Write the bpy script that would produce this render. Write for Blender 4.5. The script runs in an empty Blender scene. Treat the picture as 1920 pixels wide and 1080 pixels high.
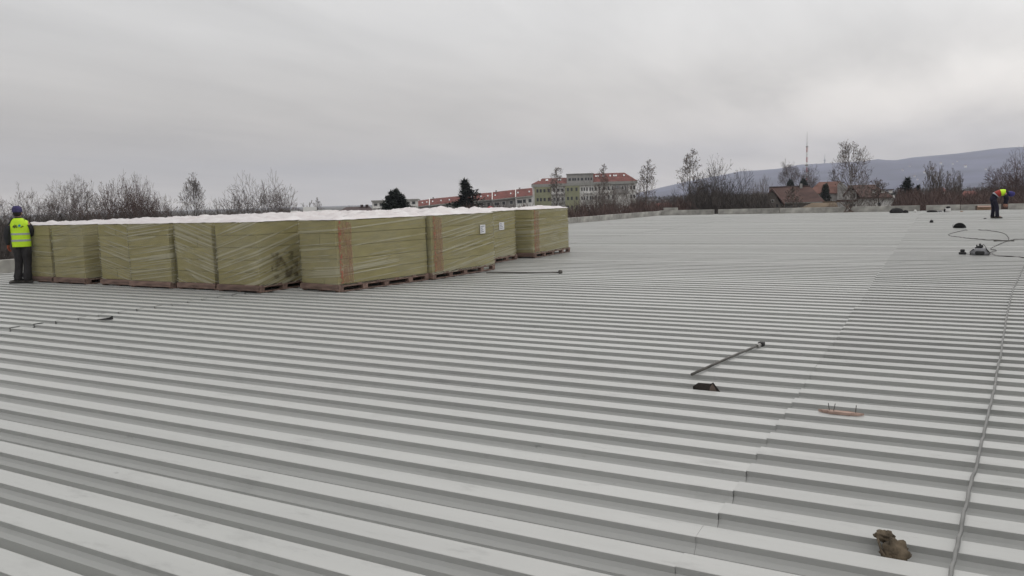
import bpy, bmesh, math, random
from mathutils import Vector, Matrix, noise as mnoise

scene = bpy.context.scene
COL = scene.collection
R = math.radians

# ---------------------------------------------------------------- camera
CAM_H = 1.6
F_PX = 1453.0
def _n(v):
    v = Vector(v); v.normalize(); return v
_X = -_n((-1712.0 - 960, 450.0 - 540, F_PX))          # rib direction (world X) in camera space
_Y = _n((1757.0 - 960, 353.0 - 540, F_PX))
_Y = _n(_Y - _X * _X.dot(_Y))
_Z = _X.cross(_Y)
RW = Matrix((_X, _Y, _Z))                              # camera (x right, y down, z fwd) -> world
cam_data = bpy.data.cameras.new('camera')
cam_data.sensor_width = 36.0
cam_data.lens = 36.0 * F_PX / 1920.0
cam_data.clip_start = 0.05
cam_data.clip_end = 20000
cam = bpy.data.objects.new('camera', cam_data)
COL.objects.link(cam)
_m = RW @ Matrix(((1, 0, 0), (0, -1, 0), (0, 0, -1)))
cam.matrix_world = Matrix.Translation((0, 0, CAM_H)) @ _m.to_4x4()
scene.camera = cam

# ---------------------------------------------------------------- sky, sun, exposure
SUN_AZ, SUN_EL = R(-18), R(46)                          # azimuth from +Y towards +X
sun_dir = Vector((math.sin(SUN_AZ) * math.cos(SUN_EL), math.cos(SUN_AZ) * math.cos(SUN_EL), math.sin(SUN_EL)))
world = bpy.data.worlds.new('World')
scene.world = world
world.use_nodes = True
wt = world.node_tree
wt.nodes.clear()
def wn(t, **kw):
    n = wt.nodes.new(t)
    for k, v in kw.items(): setattr(n, k, v)
    return n
def wmath(op, a, b=None, c=None):
    n = wn('ShaderNodeMath', operation=op)
    for i, v in enumerate((a, b, c)):
        if v is None: continue
        if isinstance(v, (int, float)): n.inputs[i].default_value = v
        else: wt.links.new(v, n.inputs[i])
    return n.outputs[0]
tc = wn('ShaderNodeTexCoord')
sep = wn('ShaderNodeSeparateXYZ'); wt.links.new(tc.outputs['Generated'], sep.inputs[0])
zc = wmath('ADD', wmath('MAXIMUM', sep.outputs[2], 0.0), 0.10)
cmb = wn('ShaderNodeCombineXYZ')
wt.links.new(wmath('DIVIDE', sep.outputs[0], zc), cmb.inputs[0])
wt.links.new(wmath('DIVIDE', sep.outputs[1], zc), cmb.inputs[1])
def wnoise(scale, detail, rough, off, dist=0.0, sc=(1, 1, 1), rz=0.0):
    mp = wn('ShaderNodeMapping'); mp.inputs['Location'].default_value = off
    mp.inputs['Scale'].default_value = sc; mp.inputs['Rotation'].default_value = (0, 0, rz)
    wt.links.new(cmb.outputs[0], mp.inputs[0])
    nn = wn('ShaderNodeTexNoise'); nn.inputs['Scale'].default_value = scale; nn.inputs['Detail'].default_value = detail
    nn.inputs['Roughness'].default_value = rough; nn.inputs['Distortion'].default_value = dist
    wt.links.new(mp.outputs[0], nn.inputs['Vector'])
    return nn.outputs['Fac']
n1 = wnoise(0.42, 4.0, 0.5, (3.1, 7.7, 0), 0.3, (1.7, 0.8, 1), R(29))
n2 = wnoise(1.5, 5.0, 0.55, (9.4, 1.3, 0), 0.4, (1.6, 0.5, 1), R(29))
dotn = wn('ShaderNodeVectorMath', operation='DOT_PRODUCT')
wt.links.new(tc.outputs['Generated'], dotn.inputs[0]); dotn.inputs[1].default_value = (math.sin(R(62)), math.cos(R(62)), 0.25)
glow = wn('ShaderNodeMapRange'); glow.interpolation_type = 'SMOOTHSTEP'
glow.inputs['From Min'].default_value = -0.75; glow.inputs['From Max'].default_value = 1.0
glow.inputs['To Min'].default_value = 0.60; glow.inputs['To Max'].default_value = 0.90
wt.links.new(dotn.outputs['Value'], glow.inputs['Value'])
lum = wmath('MULTIPLY', glow.outputs[0], wmath('ADD', wmath('MULTIPLY', n1, 0.62), wmath('ADD', wmath('MULTIPLY', n2, 0.30), 0.55)))
hz = wn('ShaderNodeMapRange'); hz.interpolation_type = 'SMOOTHSTEP'
hz.inputs['From Min'].default_value = 0.0; hz.inputs['From Max'].default_value = 0.050
hz.inputs['To Min'].default_value = 0.44; hz.inputs['To Max'].default_value = 0.0
wt.links.new(sep.outputs[2], hz.inputs['Value'])
rise = wn('ShaderNodeMapRange'); rise.interpolation_type = 'SMOOTHSTEP'
rise.inputs['From Min'].default_value = 0.06; rise.inputs['From Max'].default_value = 0.24
rise.inputs['To Min'].default_value = 0.0; rise.inputs['To Max'].default_value = 0.20
wt.links.new(sep.outputs[2], rise.inputs['Value'])
# thinner cloud letting more light through in one long streak
_d0 = (RW @ Vector((1870 - 960.0, 158 - 540.0, F_PX))).normalized()
_rt = Vector((_d0.y, -_d0.x, 0)).normalized(); _rt = (_rt + Vector((0, 0, 0.10))).normalized(); _up = _rt.cross(_d0)
def wdot(v):
    n = wn('ShaderNodeVectorMath', operation='DOT_PRODUCT'); wt.links.new(tc.outputs['Generated'], n.inputs[0]); n.inputs[1].default_value = v
    return n.outputs['Value']
ga = wmath('POWER', wmath('DIVIDE', wdot(_rt), 0.30), 2.0)
ge_ = wmath('POWER', wmath('DIVIDE', wdot(_up), wmath('ADD', wmath('MULTIPLY', n2, 0.035), 0.020)), 2.0)
streak_ = wmath('MULTIPLY', wmath('POWER', 2.718, wmath('MULTIPLY', wmath('ADD', ga, ge_), -1.0)), wmath('GREATER_THAN', wdot(_d0), 0.0))
zen = wmath('ADD', wmath('ADD', wmath('ADD', wmath('MULTIPLY', wmath('MAXIMUM', sep.outputs[2], 0.0), 0.46), 0.785), hz.outputs[0]), wmath('ADD', rise.outputs[0], wmath('MULTIPLY', streak_, 0.40)))
lum = wmath('MULTIPLY', lum, zen)
tint = wn('ShaderNodeMapRange'); tint.interpolation_type = 'SMOOTHSTEP'
tint.inputs['From Min'].default_value = 0.0; tint.inputs['From Max'].default_value = 0.24
wt.links.new(sep.outputs[2], tint.inputs['Value'])
tmix = wn('ShaderNodeMix', data_type='RGBA')
tmix.inputs[6].default_value = (1.09, 1.0, 0.885, 1); tmix.inputs[7].default_value = (1.0, 0.986, 0.962, 1)
wt.links.new(tint.outputs[0], tmix.inputs[0])
sca = wn('ShaderNodeVectorMath', operation='SCALE')
wt.links.new(tmix.outputs[2], sca.inputs[0]); wt.links.new(lum, sca.inputs['Scale'])
bgc = wn('ShaderNodeBackground'); wt.links.new(sca.outputs[0], bgc.inputs[0]); bgc.inputs[1].default_value = 1.0
sky = wn('ShaderNodeTexSky', sky_type='NISHITA'); sky.sun_disc = False
sky.sun_elevation = SUN_EL; sky.sun_rotation = SUN_AZ
bgs = wn('ShaderNodeBackground'); wt.links.new(sky.outputs[0], bgs.inputs[0]); bgs.inputs[1].default_value = 0.06
mixs = wn('ShaderNodeMixShader'); mixs.inputs[0].default_value = 0.95
wt.links.new(bgs.outputs[0], mixs.inputs[1]); wt.links.new(bgc.outputs[0], mixs.inputs[2])
wo = wn('ShaderNodeOutputWorld'); wt.links.new(mixs.outputs[0], wo.inputs[0])

sd = bpy.data.lights.new('sun', 'SUN'); sd.energy = 0.5; sd.angle = R(40); sd.color = (1, 0.96, 0.91)
sun = bpy.data.objects.new('sun', sd); COL.objects.link(sun)
sun.rotation_euler = sun_dir.to_track_quat('Z', 'Y').to_euler()

scene.render.engine = 'CYCLES'
scene.view_settings.view_transform = 'Standard'
scene.view_settings.look = 'None'
scene.view_settings.exposure = 0.0
scene.view_settings.gamma = 1.0
scene.view_settings.use_curve_mapping = False
scene.cycles.use_denoising = True
scene.cycles.max_bounces = 8
scene.cycles.transparent_max_bounces = 16
scene.cycles.volume_bounces = 1
scene.cycles.use_adaptive_sampling = False

# ---------------------------------------------------------------- measuring helpers (photo pixel -> place)
def hor(px): return 450.0 - 0.02796 * (px + 1712.0)
def ray(px, py): return RW @ Vector((px - 960.0, py - 540.0, F_PX))
def gnd(px, py, z=0.0):
    r = ray(px, py); t = (z - CAM_H) / r.z
    return Vector((r.x * t, r.y * t, z))
def at(px, py, D):
    r = ray(px, py); t = D / math.hypot(r.x, r.y)
    return Vector((r.x * t, r.y * t, CAM_H + r.z * t))
GZ = -8.0

# ---------------------------------------------------------------- materials
MATS = {}
def mat(name, color, rough=0.8, var=0.12, scale=3.0, bump=0.0, bscale=40.0, metal=0.0, spec=0.4, detail=4.0, stretch=(1, 1, 1), objvar=0.0, color2=None):
    m = bpy.data.materials.new(name); m.use_nodes = True; MATS[name] = m
    t = m.node_tree; b = t.nodes['Principled BSDF']
    b.inputs['Roughness'].default_value = rough; b.inputs['Metallic'].default_value = metal
    b.inputs['Specular IOR Level'].default_value = spec
    g = t.nodes.new('ShaderNodeTexCoord')
    mp = t.nodes.new('ShaderNodeMapping'); mp.inputs['Scale'].default_value = stretch
    t.links.new(g.outputs['Object'], mp.inputs[0])
    n = t.nodes.new('ShaderNodeTexNoise'); n.inputs['Scale'].default_value = scale; n.inputs['Detail'].default_value = detail
    t.links.new(mp.outputs[0], n.inputs['Vector'])
    rp = t.nodes.new('ShaderNodeMapRange'); rp.inputs['From Min'].default_value = 0.3; rp.inputs['From Max'].default_value = 0.7
    t.links.new(n.outputs['Fac'], rp.inputs['Value'])
    mx = t.nodes.new('ShaderNodeMix'); mx.data_type = 'RGBA'
    c2 = color2 or tuple(c * (1 - 1.6 * var) for c in color)
    mx.inputs[6].default_value = (*c2, 1)
    mx.inputs[7].default_value = (*[min(1, c * (1 + var)) for c in color], 1)
    t.links.new(rp.outputs[0], mx.inputs[0])
    out = mx.outputs[2]
    if objvar:
        oi = t.nodes.new('ShaderNodeObjectInfo')
        r2 = t.nodes.new('ShaderNodeMapRange'); r2.inputs['To Min'].default_value = 1 - objvar; r2.inputs['To Max'].default_value = 1 + objvar
        t.links.new(oi.outputs['Random'], r2.inputs['Value'])
        s = t.nodes.new('ShaderNodeVectorMath'); s.operation = 'SCALE'
        t.links.new(out, s.inputs[0]); t.links.new(r2.outputs[0], s.inputs['Scale']); out = s.outputs[0]
    t.links.new(out, b.inputs['Base Color'])
    if bump:
        n2 = t.nodes.new('ShaderNodeTexNoise'); n2.inputs['Scale'].default_value = bscale; n2.inputs['Detail'].default_value = 3
        t.links.new(mp.outputs[0], n2.inputs['Vector'])
        bp = t.nodes.new('ShaderNodeBump'); bp.inputs['Strength'].default_value = bump; bp.inputs['Distance'].default_value = 0.02
        t.links.new(n2.outputs['Fac'], bp.inputs['Height']); t.links.new(bp.outputs[0], b.inputs['Normal'])
    return m

def deck_material(name, k):
    m = bpy.data.materials.new(name); m.use_nodes = True
    t = m.node_tree; b = t.nodes['Principled BSDF']; L = t.links.new
    geo = t.nodes.new('ShaderNodeNewGeometry')
    oi = t.nodes.new('ShaderNodeObjectInfo')
    def noise(scale, detail, st, rough=0.55):
        mp = t.nodes.new('ShaderNodeMapping'); mp.inputs['Scale'].default_value = st
        L(geo.outputs['Position'], mp.inputs[0])
        n = t.nodes.new('ShaderNodeTexNoise'); n.inputs['Scale'].default_value = scale; n.inputs['Detail'].default_value = detail
        n.inputs['Roughness'].default_value = rough
        L(mp.outputs[0], n.inputs['Vector']); return n.outputs['Fac']
    def mr(v, a, b_, c, d):
        r = t.nodes.new('ShaderNodeMapRange')
        for k, x in zip(('From Min', 'From Max', 'To Min', 'To Max'), (a, b_, c, d)): r.inputs[k].default_value = x
        L(v, r.inputs['Value']); return r.outputs[0]
    def mul(a, b_):
        n = t.nodes.new('ShaderNodeMath'); n.operation = 'MULTIPLY'
        for i, v in enumerate((a, b_)):
            if isinstance(v, float): n.inputs[i].default_value = v
            else: L(v, n.inputs[i])
        return n.outputs[0]
    streak = mr(noise(1.0, 5, (0.35, 9.0, 9.0)), 0.3, 0.7, 0.955, 1.03)
    big = mr(noise(0.35, 3, (0.5, 1.0, 1.0)), 0.3, 0.7, 0.965, 1.03)
    sheet = mr(oi.outputs['Random'], 0, 1, 0.965, 1.03)
    grime = mr(noise(2.1, 6, (0.7, 1.6, 1.0), 0.7), 0.57, 0.78, 1.0, 0.80)
    spots = mr(noise(17.0, 3, (0.6, 1.2, 1.0), 0.6), 0.675, 0.76, 1.0, 0.60)
    patch = mr(noise(0.6, 3, (1, 1, 1)), 0.45, 0.65, 0.0, 1.0)
    sm = t.nodes.new('ShaderNodeMix'); sm.data_type = 'FLOAT'; sm.inputs[2].default_value = 1.0
    L(patch, sm.inputs[0]); L(spots, sm.inputs[3])
    scuff = mr(noise(4.5, 5, (0.45, 1.5, 1.0), 0.7), 0.575, 0.72, 1.0, 0.80)
    zsep = t.nodes.new('ShaderNodeSeparateXYZ'); L(geo.outputs['Position'], zsep.inputs[0])
    onrib = mr(zsep.outputs[2], -0.03, -0.012, 0.0, 1.0)
    sc2 = t.nodes.new('ShaderNodeMix'); sc2.data_type = 'FLOAT'; sc2.inputs[2].default_value = 1.0
    L(onrib, sc2.inputs[0]); L(scuff, sc2.inputs[3])
    v = mul(mul(mul(streak, big), mul(sheet, grime)), mul(sm.outputs[0], sc2.outputs[0]))
    tintn = t.nodes.new('ShaderNodeMix'); tintn.data_type = 'RGBA'
    tintn.inputs[6].default_value = (0.448, 0.446, 0.440, 1); tintn.inputs[7].default_value = (0.434, 0.445, 0.430, 1)
    L(noise(0.25, 2, (1, 1, 1)), tintn.inputs[0])
    s = t.nodes.new('ShaderNodeVectorMath'); s.operation = 'SCALE'
    L(tintn.outputs[2], s.inputs[0]); L(mul(v, k), s.inputs['Scale'])
    L(s.outputs[0], b.inputs['Base Color'])
    L(mr(noise(3.0, 4, (0.6, 3, 3)), 0.3, 0.7, 0.34, 0.5), b.inputs['Roughness'])
    b.inputs['Specular IOR Level'].default_value = 0.35
    bp = t.nodes.new('ShaderNodeBump'); bp.inputs['Strength'].default_value = 0.12; bp.inputs['Distance'].default_value = 0.01
    L(noise(6.0, 4, (0.25, 5, 5)), bp.inputs['Height']); L(bp.outputs[0], b.inputs['Normal'])
    return m
M_DECK = deck_material('painted steel deck', 1.0)
M_DECK2 = deck_material('painted steel deck, duller batch', 0.90)  # darker tone for the middle rows of one column
M_DECK3 = deck_material('painted steel deck, second batch', 0.97)

def film_material(name, slope, dens, sgn_axis):
    """clear stretch film: mostly see-through, whiter where it bunches into slanting creases"""
    m = bpy.data.materials.new(name); m.use_nodes = True
    t = m.node_tree; t.nodes.clear(); L = t.links.new
    tcn = t.nodes.new('ShaderNodeTexCoord'); sp = t.nodes.new('ShaderNodeSeparateXYZ'); L(tcn.outputs['Object'], sp.inputs[0])
    def mth(op, a, b_=None):
        n = t.nodes.new('ShaderNodeMath'); n.operation = op
        for i, v in enumerate((a, b_)):
            if v is None: continue
            if isinstance(v, (int, float)): n.inputs[i].default_value = v
            else: L(v, n.inputs[i])
        return n.outputs[0]
    h = mth('ADD', sp.outputs[0], mth('MULTIPLY', sp.outputs[1], 1.0))
    v = mth('ADD', sp.outputs[2], mth('MULTIPLY', h, slope))
    cb = t.nodes.new('ShaderNodeCombineXYZ')
    L(mth('MULTIPLY', h, 0.5), cb.inputs[0]); L(v, cb.inputs[1])
    def nz(scale, detail, sx, sy, off):
        mp = t.nodes.new('ShaderNodeMapping'); mp.inputs['Scale'].default_value = (sx, sy, 1); mp.inputs['Location'].default_value = (off, off * 1.7, off)
        L(cb.outputs[0], mp.inputs[0])
        n = t.nodes.new('ShaderNodeTexNoise'); n.inputs['Scale'].default_value = scale; n.inputs['Detail'].default_value = detail
        L(mp.outputs[0], n.inputs['Vector']); return n.outputs['Fac']
    def mr(x, a, b_, c, d):
        r = t.nodes.new('ShaderNodeMapRange'); r.interpolation_type = 'SMOOTHSTEP'
        for k, y in zip(('From Min', 'From Max', 'To Min', 'To Max'), (a, b_, c, d)): r.inputs[k].default_value = y
        L(x, r.inputs['Value']); return r.outputs[0]
    off = sum(ord(c) for c in name) % 97 * 0.37
    crease = mr(nz(1.0, 1, 0.45, 21.0, off), 0.54, 0.66, 0, 1)
    fine = mr(nz(1.0, 1, 0.3, 36.0, off + 3), 0.5, 0.68, 0, 1)
    where = mr(nz(1.0, 2, 1.6, 1.6, off + 9), 0.36, 0.56, 0.12, 1)
    a = mth('MULTIPLY', mth('ADD', crease, mth('MULTIPLY', fine, 0.8)), mth('MULTIPLY', where, dens))
    fac = mth('MINIMUM', mth('ADD', a, mr(nz(1.0, 3, 2.2, 1.6, off + 5), 0.35, 0.75, 0.08, 0.26)), 0.55)
    bp = t.nodes.new('ShaderNodeBump'); bp.inputs['Strength'].default_value = 0.55; bp.inputs['Distance'].default_value = 0.012
    L(mth('ADD', crease, mth('MULTIPLY', fine, 0.5)), bp.inputs['Height'])
    pr = t.nodes.new('ShaderNodeBsdfPrincipled'); pr.inputs['Base Color'].default_value = (0.56, 0.535, 0.40, 1)
    pr.inputs['Roughness'].default_value = 0.3; pr.inputs['Specular IOR Level'].default_value = 0.6
    L(bp.outputs[0], pr.inputs['Normal'])
    tr = t.nodes.new('ShaderNodeBsdfTransparent'); tr.inputs[0].default_value = (0.97, 0.97, 0.96, 1)
    mx = t.nodes.new('ShaderNodeMixShader'); L(fac, mx.inputs[0]); L(tr.outputs[0], mx.inputs[1]); L(pr.outputs[0], mx.inputs[2])
    o = t.nodes.new('ShaderNodeOutputMaterial'); L(mx.outputs[0], o.inputs[0])
    return m

def print_material(name, dark, light, axis_scale, keep):
    """broken ink print on clear film"""
    m = bpy.data.materials.new(name); m.use_nodes = True
    t = m.node_tree; t.nodes.clear(); L = t.links.new
    tcn = t.nodes.new('ShaderNodeTexCoord')
    mp = t.nodes.new('ShaderNodeMapping'); mp.inputs['Scale'].default_value = axis_scale; L(tcn.outputs['Object'], mp.inputs[0])
    n = t.nodes.new('ShaderNodeTexNoise'); n.inputs['Scale'].default_value = 1.0; n.inputs['Detail'].default_value = 3; L(mp.outputs[0], n.inputs['Vector'])
    r = t.nodes.new('ShaderNodeMapRange'); r.inputs['From Min'].default_value = 0.42; r.inputs['From Max'].default_value = 0.58
    r.inputs['To Min'].default_value = keep[0]; r.inputs['To Max'].default_value = keep[1]; L(n.outputs['Fac'], r.inputs['Value'])
    mc = t.nodes.new('ShaderNodeMix'); mc.data_type = 'RGBA'; mc.inputs[6].default_value = (*light, 1); mc.inputs[7].default_value = (*dark, 1)
    L(n.outputs['Fac'], mc.inputs[0])
    pr = t.nodes.new('ShaderNodeBsdfPrincipled'); pr.inputs['Roughness'].default_value = 0.4; L(mc.outputs[2], pr.inputs['Base Color'])
    tr = t.nodes.new('ShaderNodeBsdfTransparent')
    mx = t.nodes.new('ShaderNodeMixShader'); L(r.outputs[0], mx.inputs[0]); L(tr.outputs[0], mx.inputs[1]); L(pr.outputs[0], mx.inputs[2])
    o = t.nodes.new('ShaderNodeOutputMaterial'); L(mx.outputs[0], o.inputs[0])
    return m

M_CONC = mat('weathered concrete', (0.37, 0.36, 0.335), 0.9, 0.28, 1.6, 0.4, 30, objvar=0.10, detail=6)
M_SLAB = mat('dark roof edge', (0.20, 0.20, 0.19), 0.9)
M_WALL0 = mat('warehouse wall', (0.42, 0.42, 0.41), 0.85)
M_PACK = mat('mineral wool', (0.350, 0.312, 0.150), 0.95, 0.10, 2.2, 0.5, 60, objvar=0.06, stretch=(1, 1, 5), spec=0.1)
M_TOP = mat('white wrap top', (0.63, 0.615, 0.62), 0.42, 0.04, 2.2, 0.6, 9, spec=0.5, color2=(0.56, 0.505, 0.51))
M_PALLET = mat('pallet wood', (0.215, 0.145, 0.12), 0.9, 0.3, 3.0, 0.2, 30, objvar=0.2, stretch=(1, 6, 6))
M_INK = print_material('orange ink lettering', (0.34, 0.10, 0.06), (0.40, 0.16, 0.10), (30, 30, 14), (0.1, 0.85))
M_INK2 = print_material('faded orange ink', (0.34, 0.16, 0.10), (0.36, 0.20, 0.13), (26, 26, 5), (0.18, 0.52))
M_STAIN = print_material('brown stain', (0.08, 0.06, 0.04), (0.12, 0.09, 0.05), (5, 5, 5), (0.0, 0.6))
M_LABEL = mat('paper label', (0.74, 0.74, 0.76), 0.6, 0.04)
M_LTEXT = mat('label print', (0.25, 0.26, 0.30), 0.6, 0.1)
M_BARK = mat('grey bark', (0.085, 0.068, 0.058), 0.95, 0.3, 4)
M_BARKP = mat('pale bark', (0.27, 0.25, 0.225), 0.9, 0.35, 3)
M_TWIG = mat('bare twigs', (0.125, 0.100, 0.092), 0.95, 0.2, 1.0)
M_TWIGP = mat('pale twigs', (0.17, 0.145, 0.13), 0.95, 0.2, 1.0)
M_TWIGR = mat('reddish twigs', (0.115, 0.078, 0.070), 0.95, 0.25, 1.0)
M_TWIGD = mat('dark twigs', (0.070, 0.060, 0.055), 0.95, 0.25, 1.0)
M_LEAF = mat('dry leaves', (0.095, 0.062, 0.042), 0.9, 0.3, 2.0)
M_FIR = mat('dark needles', (0.020, 0.030, 0.022), 0.9, 0.4, 1.5)
M_FIR2 = mat('green needles', (0.030, 0.042, 0.030), 0.9, 0.4, 1.5)
M_EARTH = mat('winter ground', (0.075, 0.063, 0.052), 1.0, 0.35, 0.03, color2=(0.045, 0.05, 0.035))
M_HILL = mat('wooded hill', (0.088, 0.094, 0.160), 1.0, 0.2, 0.0045, color2=(0.026, 0.030, 0.062), detail=12)  # blue of the distance haze is partly put into this colour
M_TILE = mat('red roof tiles', (0.168, 0.054, 0.045), 0.85, 0.22, 0.6, objvar=0.08)
M_TILEB = mat('brown roof tiles', (0.095, 0.054, 0.047), 0.9, 0.25, 0.6)
M_TILED = mat('dark brown tiles', (0.085, 0.062, 0.062), 0.9, 0.25, 0.6)
M_TILET = mat('mossy tan roof', (0.15, 0.11, 0.07), 0.9, 0.25, 0.6)
M_WHITE = mat('white render', (0.80, 0.79, 0.77), 0.85, 0.08, 0.8)
M_GREYW = mat('grey render', (0.36, 0.35, 0.34), 0.85, 0.1, 0.8)
M_WOODW = mat('grey timber wall', (0.17, 0.155, 0.14), 0.9, 0.2, 1.0, stretch=(8, 8, 1))
M_GREEN = mat('olive green render', (0.31, 0.315, 0.205), 0.85, 0.08, 0.8)
M_GUTTER = mat('grey sheet metal', (0.34, 0.34, 0.32), 0.6, 0.08)
M_PANE = mat('dark window glass', (0.045, 0.05, 0.06), 0.15, 0.1, spec=0.6)
M_SKYL = mat('skylight glass', (0.24, 0.25, 0.27), 0.12, 0.05, spec=0.7)
M_STEEL = mat('bare steel', (0.30, 0.29, 0.28), 0.5, 0.1)
M_REDP = mat('red paint', (0.42, 0.06, 0.05), 0.6, 0.1)
M_WPAINT = mat('white paint', (0.66, 0.65, 0.64), 0.6, 0.05)
M_BLACK = mat('black plastic', (0.018, 0.018, 0.019), 0.55, 0.2)
M_BLACKC = mat('black cloth', (0.022, 0.021, 0.022), 0.95, 0.3, 8, 0.4, 20)
M_GREYP = mat('grey plastic', (0.22, 0.22, 0.235), 0.5, 0.12, 5)
M_CABLE = mat('grey cable', (0.20, 0.20, 0.195), 0.6, 0.15, 6)
M_CABLED = mat('dark cable', (0.075, 0.072, 0.07), 0.6, 0.15, 6)
M_POLE = mat('dark pole', (0.085, 0.080, 0.072), 0.5, 0.25, 6)
M_RAG = mat('brown work cloth', (0.135, 0.105, 0.072), 0.95, 0.4, 14, 0.5, 40)
M_BOARD = mat('pinkish board', (0.40, 0.285, 0.24), 0.9, 0.2, 8, stretch=(1, 6, 6))
M_SCRAPB = mat('brown cardboard', (0.13, 0.10, 0.085), 0.9, 0.25, 8)
M_FOAM = mat('white foam block', (0.74, 0.74, 0.74), 0.85, 0.05, 3)
M_CRATE = mat('crate board', (0.33, 0.215, 0.14), 0.9, 0.2, 4)
M_TARP = mat('red tarpaulin', (0.33, 0.03, 0.04), 0.6, 0.2, 3)
# clothes
M_SKIN = mat('skin', (0.42, 0.22, 0.16), 0.6, 0.08, 8)
M_GLOVE = mat('orange glove', (0.33, 0.085, 0.05), 0.8, 0.15, 10)
M_HIVIS = mat('hi-vis yellow', (0.56, 0.86, 0.03), 0.7, 0.06, 6, 0.3, 12)
M_HIRED = mat('hi-vis red', (0.34, 0.035, 0.025), 0.7, 0.08, 6)
M_REFL = mat('reflective grey', (0.36, 0.38, 0.42), 0.4, 0.06)
M_JACKET = mat('charcoal jacket', (0.030, 0.030, 0.033), 0.9, 0.25, 7, 0.4, 14)
M_TROUS = mat('dark trousers', (0.030, 0.028, 0.030), 0.9, 0.3, 7, 0.4, 14)
M_NAVY = mat('navy workwear', (0.014, 0.012, 0.028), 0.9, 0.3, 6, 0.4, 14)
M_BLUE = mat('blue hood', (0.045, 0.040, 0.19), 0.8, 0.2, 6)
M_CAP = mat('purple blue knit cap', (0.060, 0.052, 0.135), 0.95, 0.25, 18, 0.5, 60)
M_SHOE = mat('dusty shoe', (0.085, 0.080, 0.074), 0.85, 0.25, 10)
M_HAIR = mat('dark hair', (0.020, 0.016, 0.014), 0.8, 0.2, 20)
M_PRINTB = mat('blue print', (0.03, 0.27, 0.42), 0.7, 0.1)
M_PRINTD = mat('brown print', (0.08, 0.10, 0.03), 0.7, 0.2)

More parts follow.
